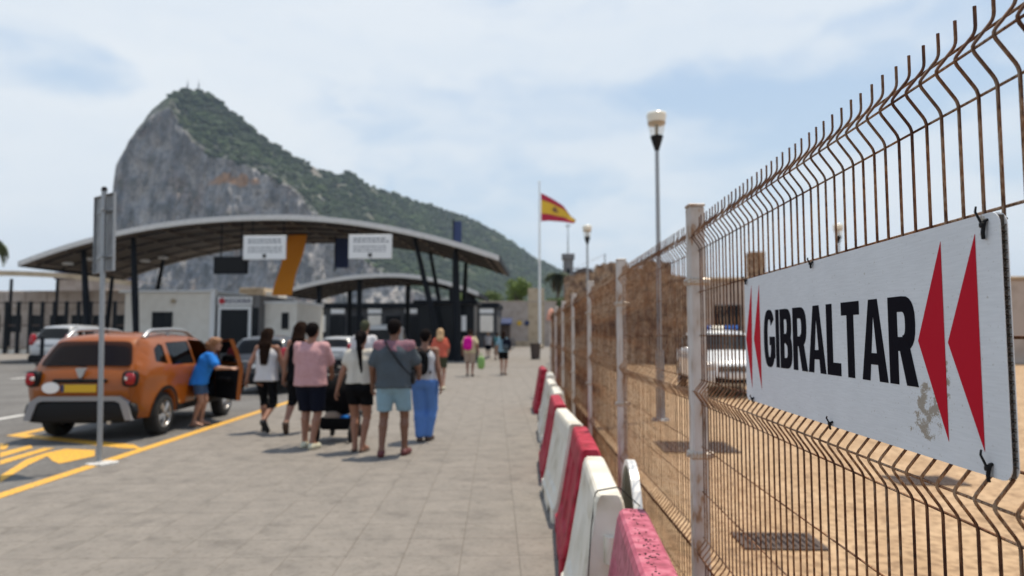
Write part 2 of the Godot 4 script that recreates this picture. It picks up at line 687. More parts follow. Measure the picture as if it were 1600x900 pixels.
	flat("bin_brown", lin(0.105, 0.082, 0.072), 0.85).metallic_specular = 0.2


# ---------------------------------------------------------------- ground
const KERB := Vector3(-5.289, 0.0, -6.496)
const KERB_TURN := 0.0728


func street(x: float, along: float, y := 0.0) -> Vector3:
	# a point x metres right of the kerb line and so far along it
	return KERB + Vector3(x * cos(KERB_TURN) - along * sin(KERB_TURN), y, -x * sin(KERB_TURN) - along * cos(KERB_TURN))


func sheet(pts: Array, y: float) -> Mb:
	var mb := Mb.new()
	var poly := PackedVector2Array()
	for p in pts:
		poly.append(p)
	var tr := Geometry2D.triangulate_polygon(poly)
	for k in range(0, tr.size(), 3):
		var q := []
		for m in 3:
			q.append(Vector3(poly[tr[k + m]].x, y, poly[tr[k + m]].y))
		mb.tri(q[0], q[1], q[2], Vector3.UP)
	return mb


func flat_at(p: Vector3) -> Vector2:
	return Vector2(p.x, p.z)


func build_ground() -> void:
	var far := Mb.new()
	far.quad(Vector3(-4500, -0.16, 600), Vector3(4500, -0.16, 600), Vector3(4500, -0.16, -5000), Vector3(-4500, -0.16, -5000), Vector3.UP)
	structure("ground", far, M.earth)
	var road := sheet([flat_at(street(0.0, -14)), flat_at(street(0.0, 110)), flat_at(street(-32, 110)), flat_at(street(-32, -14))], -0.10)
	structure("road", road, M.asphalt)
	# the kerb, painted yellow along its edge
	var kerb := Mb.new()
	var prof := [Vector2(0.012, -0.10), Vector2(0.0, -0.012), Vector2(-0.004, -0.012), Vector2(0.014, 0.003), Vector2(0.20, 0.003), Vector2(0.20, -0.02)]
	var rows := []
	for q in [Vector2(-0.09, -0.094), Vector2(-0.012, -0.094), Vector2(-0.002, -0.012), Vector2(0.012, 0.003), Vector2(0.17, 0.003)]:
		var row := []
		for k in 60:
			row.append(street(q.x, -14 + 100.0 * k / 59.0, q.y))
		rows.append(row)
	kerb.grid(rows, Vector3(-0.4, 1, 0))
	structure("kerb", kerb, M.yellow_paint)
	# pavement: bed, then slabs with chamfered edges
	var bed := sheet([flat_at(street(0.168, -14)), flat_at(street(0.168, 26)), flat_at(street(9.5, 26)), flat_at(street(7.2, -14))], -0.007)
	var pavement := structure("pavement", bed, M.joint)
	var rest := sheet([flat_at(street(0.168, 26)), flat_at(street(0.168, 110)), flat_at(street(16, 110)), flat_at(street(9.5, 26))], -0.002)
	obj("far_paving", rest, M.paving_2, pavement)
	var slab := Mb.new()
	var g := 0.4
	var e := 0.1983
	var b := 0.0025
	var top := [Vector3(-e + b, 0, -e + b), Vector3(e - b, 0, -e + b), Vector3(e - b, 0, e - b), Vector3(-e + b, 0, e - b)]
	var low := [Vector3(-e, -0.005, -e), Vector3(e, -0.005, -e), Vector3(e, -0.005, e), Vector3(-e, -0.005, e)]
	slab.quad(top[0], top[1], top[2], top[3], Vector3.UP)
	for k in 4:
		var k2 := (k + 1) % 4
		var nn: Vector3 = (top[k] + top[k2]).normalized() * 0.7 + Vector3.UP * 0.7
		slab.quad(top[k], top[k2], low[k2], low[k], nn.normalized())
	var slab_mesh := slab.mesh()
	var spots := []
	for r in range(-14, 64):
		for q in 24:
			var p := street(0.168 + g * (q + 0.5), g * (r + 0.5))
			if p.x > 0.86 - maxf(0.0, -p.z - 3.2) * 0.035:
				continue
			spots.append(p)
	spots.sort_custom(func(a, c): return slab_rank(a) < slab_rank(c))
	var others := [Mb.new(), Mb.new(), Mb.new(), Mb.new(), Mb.new()]
	var turn := Basis(Vector3.UP, KERB_TURN)
	for k in spots.size():
		var tone := rng.randi() % 5
		var xf := Transform3D(turn * Basis(Vector3.FORWARD, rng.randf_range(-0.002, 0.002)), spots[k] + Vector3.UP * rng.randf_range(-0.0012, 0.0006))
		if k < 300:
			var o := obj("slab", slab_mesh, M["paving_%d" % tone], pavement)
			o.transform = xf
		else:
			others[tone].join(slab, xf)
	for k in 5:
		tag(obj("far_slabs", others[k], M["paving_%d" % k], pavement), "", "", "", "stuff")
	# painted markings on the road
	var marks := [
		["loading_bay_marking", M.yellow_paint, [Vector2(-8.139, -9.95), Vector2(-8.001, -9.956), Vector2(-7.699, -9.537), Vector2(-7.675, -9.389)]],
		["loading_bay_marking", M.yellow_paint, [Vector2(-7.532, -9.216), Vector2(-7.602, -9.874), Vector2(-7.378, -9.628), Vector2(-7.235, -8.857)]],
		["loading_bay_marking", M.yellow_paint, [Vector2(-7.071, -8.658), Vector2(-7.219, -9.636), Vector2(-7.061, -9.644), Vector2(-6.832, -8.369)]],
		["loading_bay_marking", M.yellow_paint, [Vector2(-6.299, -7.725), Vector2(-6.787, -8.75), Vector2(-6.893, -9.247), Vector2(-6.849, -9.578), Vector2(-6.366, -9.489), Vector2(-6.054, -9.03), Vector2(-6.138, -8.476), Vector2(-6.399, -8.691), Vector2(-6.691, -8.999), Vector2(-6.473, -8.386), Vector2(-6.018, -7.384)]],
		["bay_line", M.yellow_paint, [Vector2(-8.70, -10.75), Vector2(-8.80, -11.9), Vector2(-8.62, -11.9), Vector2(-8.50, -10.93), Vector2(-6.1, -9.98), Vector2(-5.75, -9.62), Vector2(-6.02, -9.65)]],
		["lane_dash", M.white_paint, [Vector2(-10.62, -12.6), Vector2(-10.72, -13.6), Vector2(-10.52, -13.6), Vector2(-10.40, -12.5)]],
		["lane_dash", M.white_paint, [Vector2(-11.2, -19.2), Vector2(-11.5, -22.0), Vector2(-11.35, -22.0), Vector2(-11.05, -19.2)]],
		["edge_line", M.white_paint, [Vector2(-19.8, -24.4), Vector2(-22.4, -60.0), Vector2(-22.1, -60.0), Vector2(-19.5, -24.4)]],
	]
	var road_marks: Node3D = get_node("road")
	for m in marks:
		obj(m[0], sheet(m[2], -0.0955), m[1], road_marks)
	# the white concrete foot round the sign post, the sandy yard behind the fence and the far pavement
	var yard := sheet([Vector2(0.80, 8), Vector2(0.80, -3.2), Vector2(0.24, -17.2), Vector2(0.24, -37), Vector2(60, -37), Vector2(60, 8)], 0.004)
	structure("yard_ground", yard, M.sand)
	var edge := Mb.new()
	edge.box(Vector3(0.745, -0.03, 2.4), Vector3(0.13, 0.20, 11.2), 0.015)
	edge.box(Vector3(0.745, -0.03, -3.2) + Vector3(-0.04, 0, -1).normalized() * 7.0, Vector3(0.128, 0.198, 14.0), 0.015, Basis(Vector3.UP, 0.04))
	structure("fence_footing", edge, M.sand)
	var isl := Mb.new()
	isl.prism(PackedVector2Array([flat_at(street(-24.5, 22)), flat_at(street(-21.8, 36)), flat_at(street(-22, 110)), flat_at(street(-60, 110)), flat_at(street(-60, 22))]), 0.16, -0.04, Transform3D(Basis(Vector3.RIGHT, Vector3(0, 0, 1), Vector3(0, -1, 0)), Vector3.ZERO))
	structure("far_pavement", isl, M.paving_3)


func slab_rank(p: Vector3) -> float:
	# slabs in the frame first, the nearest before the farther
	var d := -p.z
	var seen := d > 4.1 and p.x > -0.86 * d and p.x < 0.3
	return p.length() + (0.0 if seen else 1000.0)


# ---------------------------------------------------------------- the rock
const RIDGE := [[-35.6, 0.5], [-34.6, 2.2], [-33.55, 5.8], [-33.42, 8.9], [-33.35, 12.0], [-32.36, 14.3], [-30.96, 16.54], [-29.71, 17.86], [-28.83, 18.2], [-27.48, 18.2], [-26.32, 17.63], [-23.68, 15.79], [-21.22, 14.31], [-18.7, 13.24], [-17.4, 12.75], [-16.75, 13.0], [-16.41, 13.25], [-15.9, 12.75], [-15.1, 12.32], [-12.47, 11.49], [-8.19, 10.29], [-5.76, 9.52], [-3.87, 8.47], [-0.63, 6.32], [1.52, 5.3], [3.66, 4.2], [5.77, 2.6], [8.5, 1.2], [11.0, 0.3]]
const CLIFF := [[-35.6, 0.5], [-34.6, 2.2], [-33.55, 5.8], [-33.42, 8.9], [-33.35, 12.0], [-32.36, 14.2], [-30.96, 16.1], [-30.1, 16.6], [-29.8, 16.6], [-29.4, 16.0], [-28.4, 14.6], [-26.9, 13.6], [-24.0, 13.1], [-22.2, 12.3], [-20.2, 11.2], [-19.4, 10.0], [-18.3, 9.3], [-15.0, 6.0], [-11.0, 3.6], [-6.0, 2.2], [0.0, 1.0], [11.0, 0.1]]


func along(t: Array, x: float) -> float:
	for k in t.size() - 1:
		if x <= t[k + 1][0]:
			return lerpf(t[k][1], t[k + 1][1], clampf((x - t[k][0]) / (t[k + 1][0] - t[k][0]), 0.0, 1.0))
	return t[-1][1]


func build_rock() -> void:
	var cols := 420
	var rows := 150
	var ribs := noise(0.020, 5, 3)
	var fine := noise(0.05, 4, 5)
	var broad := noise(0.006, 4, 8)
	var patch := noise(0.014, 5, 19)
	var mb := Mb.new()
	var pos := []
	var tint := []
	for r in rows + 14:
		var prow := []
		var trow := []
		for q in cols:
			var az := lerpf(-35.6, 11.0, float(q) / (cols - 1))
			var top := along(RIDGE, az)
			var edge := minf(along(CLIFF, az), top)
			var near := lerpf(1120.0, 1000.0, smoothstep(-34.0, -12.0, az))
			var ridge_far := lerpf(1240.0, 1330.0, smoothstep(-34.0, -28.0, az)) + 700.0 * smoothstep(-26.0, 4.0, az)
			var t := minf(float(r) / (rows - 1), 1.0)
			var el := top * t
			var dist: float
			var green: float
			if el <= edge:
				var k := el / maxf(edge, 0.01)
				dist = near + 60.0 * (1.0 - pow(1.0 - k, 3.0)) + 25.0 * k
				green = 0.0
			else:
				var k := (el - edge) / maxf(top - edge, 0.01)
				dist = lerpf(near + 85.0, ridge_far, pow(k, 0.9))
				green = 1.0
			var a := deg_to_rad(az)
			var p := Vector3(sin(a) * dist, 1.5 + dist * tan(deg_to_rad(el)), -cos(a) * dist)
			if r >= rows:
				var back := float(r - rows + 1) / 14.0
				p = Vector3(sin(a) * (dist + 420.0 * back), 1.5 + dist * tan(deg_to_rad(top)) * (1.0 - back * back) - 6.0 * back, -cos(a) * (dist + 420.0 * back))
				green = 0.9
			# the face is cut into ribs and gullies
			var rib := ribs.get_noise_3d(p.x, p.y * 0.28, p.z * 0.4)
			var f := fine.get_noise_3d(p.x, p.y * 0.5, p.z)
			var amp := 34.0 if green < 0.5 else 20.0
			var out := Vector3(sin(a), 0, -cos(a))
			var fade := smoothstep(0.0, 0.1, t) * (1.0 if r < rows else 0.5)
			p += out * (rib * amp + f * 9.0) * fade
			if t > 0.9:
				p.y += (f * 3.5 + fine.get_noise_3d(p.x * 2.3, 7.0, p.z * 2.3) * 2.5) * fade
			var b := broad.get_noise_3d(p.x, p.y, p.z)
			var s := patch.get_noise_3d(p.x, p.y * 0.8, p.z)
			# what grows or shows there: bare limestone, ochre scars, scrub
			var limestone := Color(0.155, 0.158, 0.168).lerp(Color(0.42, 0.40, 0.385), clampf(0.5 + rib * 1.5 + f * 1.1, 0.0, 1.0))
			# darker and paler streaks run down the face
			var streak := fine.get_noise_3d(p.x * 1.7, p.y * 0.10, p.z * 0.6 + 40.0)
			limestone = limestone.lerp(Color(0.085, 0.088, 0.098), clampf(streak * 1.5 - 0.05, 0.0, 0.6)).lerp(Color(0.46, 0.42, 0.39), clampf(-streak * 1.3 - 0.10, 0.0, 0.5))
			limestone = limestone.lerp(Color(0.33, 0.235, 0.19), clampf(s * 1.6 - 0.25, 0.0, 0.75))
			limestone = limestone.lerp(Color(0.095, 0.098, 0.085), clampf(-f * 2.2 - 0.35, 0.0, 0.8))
			var scrub := Color(0.009, 0.021, 0.006).lerp(Color(0.024, 0.046, 0.011), clampf(0.5 + s * 1.2 + f, 0.0, 1.0))
			scrub = scrub.lerp(Color(0.036, 0.062, 0.014), clampf(b * 1.4, 0.0, 0.7))
			var outcrop := clampf((f + s * 0.9 + rib * 0.5 - 0.42) * 3.0, 0.0, 0.6) * (1.0 - 0.55 * smoothstep(-18.0, -10.0, az))
			var g2 := green
			if green > 0.5:
				# scrub thins towards the edge of the cliff
				var k2 := (el - edge) / 1.1
				g2 = clampf(k2 + f * 1.8 + 0.75, 0.0, 1.0) * (1.0 - outcrop)
			else:
				g2 = clampf((f + s - 0.55) * 2.2, 0.0, 0.6) + clampf(1.0 - (el - 0.0) / 2.5, 0.0, 1.0) * clampf(0.5 + s * 2.0, 0.0, 0.8)
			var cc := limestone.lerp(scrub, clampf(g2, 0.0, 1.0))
			# the ochre quarry scar below the edge
			var scar := Vector2((az + 25.2) / 1.7, (el - 11.95 - 0.10 * (az + 25.2)) / 0.42).length() + f * 1.1
			cc = cc.lerp(Color(0.42, 0.23, 0.11), smoothstep(1.25, 0.7, scar))
			prow.append(p)
			trow.append(cc)
		pos.append(prow)
		tint.append(trow)
	mb.grid(pos, Vector3(0, 0.4, 1))
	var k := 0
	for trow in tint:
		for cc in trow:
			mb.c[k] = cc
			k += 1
	var m := flat("rock", Color.WHITE, 0.95)
	m.vertex_color_use_as_albedo = true
	m.albedo_texture = ramp_tex([[0.2, Color(0.62, 0.62, 0.62)], [0.5, Color.WHITE], [0.8, Color(0.84, 0.84, 0.84)]], 0.03, 5, 51)
	m.uv1_triplanar = true
	m.uv1_world_triplanar = true
	m.uv1_scale = Vector3.ONE * 0.006
	structure("rock_mountain", mb, m)
	# scrub on the slopes: bushes beyond counting
	var bush := Mb.new()
	var br := noise(0.9, 3, 6)
	bush.blob(Vector3.ZERO, Vector3(1, 0.75, 1), 2.0, 9, 6)
	for j in bush.v.size():
		bush.v[j] *= 1.0 + 0.45 * br.get_noise_3dv(bush.v[j] * 1.6)
	var mm := MultiMesh.new()
	mm.transform_format = MultiMesh.TRANSFORM_3D
	mm.use_colors = true
	mm.mesh = bush.mesh()
	var where := []
	var paint := []
	for j in 26000:
		var r := rng.randi_range(8, rows + 3)
		var q := rng.randi_range(2, cols - 3)
		var cc: Color = tint[r][q]
		if cc.g > cc.r * 1.25 and cc.g < 0.11 and (q > 50 or r < rows - 8):
			var sz := rng.randf_range(2.5, 6.5)
			where.append(Transform3D(Basis(Vector3.UP, rng.randf() * TAU).scaled(Vector3(sz, sz * rng.randf_range(0.7, 1.1), sz)), pos[r][q] + Vector3(rng.randf_range(-2, 2), 0.5, rng.randf_range(-2, 2))))
			var s := rng.randf_range(0.7, 1.35)
			paint.append(Color(cc.r * s, cc.g * s, cc.b * s))
	mm.instance_count = where.size()
	for j in where.size():
		mm.set_instance_transform(j, where[j])
		mm.set_instance_color(j, paint[j])
	var mi := MultiMeshInstance3D.new()
	mi.multimesh = mm
	var bm := flat("scrub", Color.WHITE, 0.95)
	bm.vertex_color_use_as_albedo = true
	mi.material_override = bm
	mi.name = "scrub"
	add_child(mi)
	tag(mi, "dark green scrub covering the slopes of the rock", "scrub", "", "stuff")
	# two masts on the summit
	var spots := [[-28.75, "lattice radio mast on the rock's summit, the one further left", 17.0], [-27.95, "lattice radio mast on the rock's summit, the one further right", 20.0]]
	for e in spots:
		var q := int(round((e[0] + 35.6) / 46.6 * (cols - 1)))
		var t := thing("radio_mast", e[1], "mast", pos[rows - 1][q] + Vector3(0, -3, 0), 0.0, "masts on the summit")
		var w := Mb.new()
		for s in 4:
			var an := PI / 4 + s * PI / 2
			w.tube([Vector3(cos(an) * 1.5, 0, sin(an) * 1.5), Vector3(cos(an) * 0.5, e[2], sin(an) * 0.5)], 0.45, 5)
		for s in 6:
			var rr := lerpf(1.5, 0.5, s / 6.0)
			w.box(Vector3(0, e[2] * (s + 0.5) / 6.0, 0), Vector3(rr * 1.5, 0.25, rr * 1.5))
		obj("tower", w, M.galvanised, t)
		var an2 := Mb.new()
		an2.tube([Vector3(0, e[2], 0), Vector3(0, e[2] + 7.0, 0)], 0.45, 5)
		an2.blob(Vector3(0.9, e[2] - 2.0, 0.6), Vector3(1.1, 1.1, 0.5))
		obj("antenna", an2, M.white_board, t)


# ---------------------------------------------------------------- the fence
const FENCE_X := 0.70
const BAY := 2.3


func bar_path(steps := 3) -> Array:
	var p := [Vector3(0, 2.065, 0)]
	for y in [2.022, 1.322, 0.622]:
		p.append_array([Vector3(0, y, 0), Vector3(-0.038, y - 0.047, 0), Vector3(0, y - 0.100, 0)])
	p.append(Vector3(0, 0.07, 0))
	return ease_path(p, 0.011, steps)


func build_fence() -> void:
	var fence := thing("wire_mesh_fence", "rusty welded wire mesh fence with folded bars running along the pavement", "fence", Vector3(FENCE_X, 0, 0))
	var bar := Mb.new().tube(bar_path(3), 0.0029, 8).mesh()
	var far_bar := Mb.new().tube(bar_path(1), 0.0029, 4, false)
	var wires := [[0.0052, 2.016], [-0.0325, 1.974], [0.0052, 1.916], [0.0052, 1.726], [0.0052, 1.526], [0.0052, 1.326], [-0.0325, 1.274], [0.0052, 1.216], [0.0052, 1.026], [0.0052, 0.826], [0.0052, 0.626], [-0.0325, 0.574], [0.0052, 0.516], [0.0052, 0.326], [0.0052, 0.116]]
	# the first bay runs straight past the camera; beyond its post the fence bears slightly left
	var bays := [[0.46, 3.165]]
	for k in 6:
		bays.append([0.035 + BAY * k, BAY * (k + 1) - 0.035])
	for k in bays.size():
		var frame := Transform3D.IDENTITY
		if k > 0:
			frame = Transform3D(Basis(Vector3.UP, 0.04), Vector3(0, 0, -3.2))
		var z0: float = bays[k][0]
		var z1: float = bays[k][1]
		var w := Mb.new()
		for e in wires:
			w.tube([Vector3(e[0], e[1], -z0), Vector3(e[0], e[1], -z1)], 0.0027, 6 if k < 3 else 4)
		var panel := obj("mesh_panel", w, M.rusty_wire, fence)
		panel.transform = frame
		var z := ceilf((z0 - 0.016) / 0.05) * 0.05 + 0.016
		var many := Mb.new()
		while z < z1:
			if k < 3:
				var o := obj("bar", bar, M.rusty_wire, panel)
				o.position = Vector3(rng.randf_range(-0.0006, 0.0006), rng.randf_range(-0.0015, 0.0015), -z)
				o.rotation = Vector3(0, 0, rng.randf_range(-0.0006, 0.0006))
			else:
				many.join(far_bar, Transform3D(Basis.IDENTITY, Vector3(0, 0, -z)))
			z += 0.05
		if k >= 3:
			tag(obj("bars", many, M.rusty_wire, panel), "", "", "", "stuff")
	for k in 7:
		var at := Vector3(0.0, 0, -3.2) + Vector3(-sin(0.04), 0, -cos(0.04)) * BAY * k
		var post := Mb.new()
		post.box(Vector3(0, 1.06, 0), Vector3(0.072, 2.13, 0.072), 0.008)
		var p := obj("post", post, M.post_paint, fence)
		p.position = at
		p.rotation.y = 0.04
		obj("cap", Mb.new().box(Vector3(0, 2.130, 0), Vector3(0.078, 0.014, 0.078), 0.004), M.post_paint, p)
		for y in [1.775, 0.985, 0.20]:
			var cl := Mb.new()
			cl.box(Vector3(0, y, 0), Vector3(0.096, 0.034, 0.090), 0.008)
			cl.box(Vector3(0.052, y, 0), Vector3(0.022, 0.028, 0.05), 0.004)
			cl.tube([Vector3(-0.062, y, 0.02), Vector3(-0.046, y, 0.02)], 0.009, 6)
			obj("clamp", cl, M.clamp_zinc, p)


# ---------------------------------------------------------------- the sign
func build_sign() -> void:
	var z0 := -2.378
	var z1 := -1.053
	var y0 := 1.312
	var y1 := 1.718
	var x := 0.684
	var t := thing("direction_sign", "white board lettered GIBRALTAR between red double arrowheads, tied to the fence", "sign", Vector3(x, y0, z0))
	# front skin with rounded corners; texture: white film, scuffs and dirt
	var w := z1 - z0
	var h := y1 - y0
	var outline := PackedVector2Array()
	for cn in [[0.022, 0.022, PI], [w - 0.022, 0.022, 1.5 * PI], [w - 0.022, h - 0.022, 0.0], [0.022, h - 0.022, 0.5 * PI]]:
		for s in 6:
			var a: float = cn[2] + 0.5 * PI * s / 5.0
			outline.append(Vector2(cn[0] + 0.022 * cos(a), cn[1] + 0.022 * sin(a)))
	var face_xf := Transform3D(Basis(Vector3(0, 0, 1), Vector3(0, 1, 0), Vector3(-1, 0, 0)), Vector3.ZERO)
	var skin := Mb.new()
	skin.prism(outline, -0.0012, 0.0, face_xf)
	for p in skin.v:
		skin.uv.append(Vector2(p.z / w, 1.0 - p.y / h))
	obj("board", skin, sign_film(w, h), t)
	var back := Mb.new()
	back.prism(outline, -0.0115, -0.0103, face_xf)
	obj("back_skin", back, M.white_board, t)
	var core := Mb.new()
	core.box(Vector3(0.0058, h / 2, w / 2), Vector3(0.0088, h - 0.012, w - 0.012))
	for k in 52:
		# the open flutes of the corrugated core along the near edge
		var yy := lerpf(0.024, h - 0.024, k / 51.0)
		core.box(Vector3(0.0058, yy, w - 0.004), Vector3(0.0088, 0.0011, 0.0072), 0.0, Basis(Vector3(0, 0, 1), 0.5 if k % 2 else -0.5))
	obj("corrugated_core", core, M.core_brown, t)
	# arrowheads, flat vinyl
	for a in [[[-1.292, 1.519], [-1.2085, 1.691], [-1.2085, 1.349]], [[-1.199, 1.517], [-1.1135, 1.690], [-1.1135, 1.348]], [[-2.368, 1.515], [-2.296, 1.693], [-2.312, 1.354]], [[-2.283, 1.515], [-2.217, 1.690], [-2.212, 1.358]]]:
		var poly := PackedVector2Array()
		for q in a:
			poly.append(Vector2(q[0] - z0, q[1] - y0))
		var m := Mb.new()
		m.prism(poly, 0.0003, 0.0007, face_xf)
		obj("arrowhead", m, M.arrow_red, t)
	letters(t, face_xf, -2.178 - z0, -1.298 - z0, 1.434 - y0, 1.604 - y0)
	# black cable ties
	for e in [[-1.085, 1.700, 0.024], [-2.345, 1.712, 0.012], [-1.775, 1.712, 0.012], [-1.685, 1.318, 0.014], [-1.10, 1.325, 0.022], [-2.30, 1.32, 0.010]]:
		var tie := Mb.new()
		var zz: float = e[0] - z0
		var yy: float = e[1] - y0
		var s: float = e[2]
		tie.tube(ease_path([Vector3(0.03, yy + s * 0.4, zz), Vector3(-0.004, yy + s * 0.3, zz + 0.002), Vector3(-0.006, yy - s * 0.5, zz), Vector3(-0.004, yy - s * 0.9, zz - 0.002)], 0.004), 0.0026, 6, true, 1.8)
		tie.box(Vector3(-0.006, yy, zz), Vector3(0.007, 0.008, 0.009), 0.0015)
		tie.tube([Vector3(-0.006, yy, zz), Vector3(-0.012, yy + s * 0.9, zz - s * 0.25), Vector3(-0.010, yy + s * 1.25, zz - s * 0.3)], [0.0022, 0.002, 0.0016], 5)
		obj("cable_tie", tie, M.black_plastic, t)


func sign_film(w: float, h: float) -> StandardMaterial3D:
	var im := Image.create(1320, 404, false, Image.FORMAT_RGB8)
	var grain := noise(0.05, 4, 3)
	var dirt := noise(0.028, 6, 14)
	var speck := noise(0.16, 3, 15)
	# scuffed places: centre and reach in metres from the lower left corner, strength
	var scuffs := [[1.105, 0.088, 0.055, 0.062, 1.0], [1.055, 0.125, 0.03, 0.05, 0.55], [1.160, 0.135, 0.022, 0.055, 0.9], [0.905, 0.335, 0.05, 0.05, 0.35], [1.165, 0.250, 0.010, 0.012, 0.5], [1.275, 0.39, 0.018, 0.02, 0.9], [1.09, 0.045, 0.07, 0.02, 0.7]]
	for j in 404:
		for k in 1320:
			var p := Vector2(k / 1000.0, (404 - j) / 1000.0)
			var g := grain.get_noise_2d(k * 0.25, j * 4.0) * 0.030 + grain.get_noise_2d(k * 0.1, j * 0.1) * 0.022
			var c := Color(0.845 + g, 0.855 + g, 0.865 + g)
			var near := 0.0
			for s in scuffs:
				var q := Vector2((p.x - s[0]) / s[2], (p.y - s[1]) / s[3]).length_squared()
				near = maxf(near, s[4] * (1.0 - smoothstep(0.2, 1.0, q)))
			var n := dirt.get_noise_2d(k, j * 1.3)
			var mark := smoothstep(0.60, 0.72, near * 0.72 + n * 0.75 + speck.get_noise_2d(k * 1.7, j * 1.7) * 0.35) if near > 0.0 else 0.0
			var dots := smoothstep(0.45, 0.55, speck.get_noise_2d(k, j)) * near
			c = c.lerp(Color(0.52, 0.46, 0.38), clampf(mark * 0.7 + dots * 0.35, 0.0, 0.8))
			if speck.get_noise_2d(k * 0.6 + 900.0, j * 0.6) > 0.60:
				c = c.lerp(Color(0.62, 0.60, 0.56), 0.5)
			im.set_pixel(k, j, c)
	var m := flat("sign_film", Color.WHITE, 0.42)
	m.albedo_texture = ImageTexture.create_from_image(im)
	return m


func stroke_poly(pts: Array) -> PackedVector2Array:
	var o := PackedVector2Array()
	for p in pts:
		o.append(Vector2(p[0], p[1]))
	return o


func letters(parent: Node3D, xf: Transform3D, x0: float, x1: float, y0: float, y1: float) -> void:
	# a bold narrow face drawn in units of the cap height; each letter is its outline with its counters cut out
	var st := 0.205
	var widths := {"G": 0.60, "I": 0.18, "B": 0.57, "R": 0.60, "A": 0.66, "L": 0.46, "T": 0.54}
	var gap := 0.040
	var total := 0.0
	for ch in "GIBRALTAR":
		total += widths[ch] + gap
	total -= gap
	var sx := (x1 - x0) / total
	var sy := y1 - y0
	var pen := 0.0
	for ch in "GIBRALTAR":
		var w: float = widths[ch]
		var mb := Mb.new()
		var lift := 0.0
		for poly in glyph(ch, w, st):
			lift += 0.00003
			var o := PackedVector2Array()
			for p in poly:
				o.append(Vector2(x0 + (pen + p.x) * sx, y0 + p.y * sy))
			mb.prism(o, 0.0003, 0.0005 + lift, xf)
		obj("letter", mb, M.letter_ink, parent)
		pen += w + gap


func ring(cx: float, cy: float, rx: float, ry: float, tx: float, ty: float, a0: float, a1: float, n := 14, pw := 2.5) -> Array:
	# pieces of a thick curved stroke
	var out := []
	var pt := func(a: float, ex: float, ey: float): return Vector2(cx + ex * signf(cos(a)) * pow(absf(cos(a)), 2.0 / pw), cy + ey * signf(sin(a)) * pow(absf(sin(a)), 2.0 / pw))
	for k in n:
		var a := lerpf(a0, a1, float(k) / n)
		var b := lerpf(a0, a1, float(k + 1) / n)
		out.append(PackedVector2Array([pt.call(a, rx, ry), pt.call(b, rx, ry), pt.call(b, rx - tx, ry - ty), pt.call(a, rx - tx, ry - ty)]))
	return out


func glyph(ch: String, w: float, s: float) -> Array:
	var q := s * 0.86
	match ch:
		"I":
			return [stroke_poly([[0, 0], [w, 0], [w, 1], [0, 1]])]
		"L":
			return [stroke_poly([[0, 0], [w, 0], [w, q], [s, q], [s, 1], [0, 1]])]
		"T":
			return [stroke_poly([[0, 1], [0, 1 - q], [w / 2 - s / 2, 1 - q], [w / 2 - s / 2, 0], [w / 2 + s / 2, 0], [w / 2 + s / 2, 1 - q], [w, 1 - q], [w, 1]])]
		"A":
			var a := w / 2 - s * 0.56
			var b := w / 2 + s * 0.56
			var i0 := s * 1.03
			return [stroke_poly([[0, 0], [i0, 0], [w / 2, 0.80], [w / 2, 1], [a, 1]]), stroke_poly([[w, 0], [b, 1], [w / 2, 1], [w / 2, 0.80], [w - i0, 0]]), stroke_poly([[0.13 * w + s * 0.7, 0.20], [0.87 * w - s * 0.7, 0.20], [0.82 * w - s * 0.7, 0.34], [0.18 * w + s * 0.7, 0.34]])]
		"B", "R":
			var out := [stroke_poly([[0, 0], [s, 0], [s, 1], [0, 1]])]
			var mid := 0.46 if ch == "R" else 0.50
			var cx := w * 0.52
			out.append(stroke_poly([[s, 1], [cx, 1], [cx, 1 - q], [s, 1 - q]]))
			out.append(stroke_poly([[s, mid + q * 0.45], [cx, mid + q * 0.45], [cx, mid - q * 0.45], [s, mid - q * 0.45]]))
			var cy := (1.0 + mid - q * 0.45) / 2
			out.append_array(ring(cx, cy, w * (0.46 if ch == "R" else 0.44), 1.0 - cy, s * 1.02, q, -PI / 2, PI / 2, 12, 2.6))
			if ch == "B":
				var cy2 := (mid + q * 0.45) / 2
				out.append(stroke_poly([[s, q], [cx, q], [cx, 0], [s, 0]]))
				out.append_array(ring(cx, cy2, w * 0.48, cy2, s * 1.02, q, -PI / 2, PI / 2, 12, 2.6))
			else:
				out.append(stroke_poly([[w * 0.36, mid + 0.02], [w * 0.36 + s * 1.1, mid + 0.02], [w * 1.02, 0], [w * 1.02 - s * 1.15, 0]]))
			return out
		"G":
			var out := ring(w / 2, 0.5, w / 2, 0.515, s, q, 0.62, TAU - 0.30, 30, 2.5)
			out.append(stroke_poly([[w * 0.53, 0.53], [w, 0.53], [w, 0.38], [w * 0.53, 0.38]]))
			out.append(stroke_poly([[w - s, 0.40], [w, 0.40], [w, 0.16], [w - s, 0.10]]))
			return out
	return []


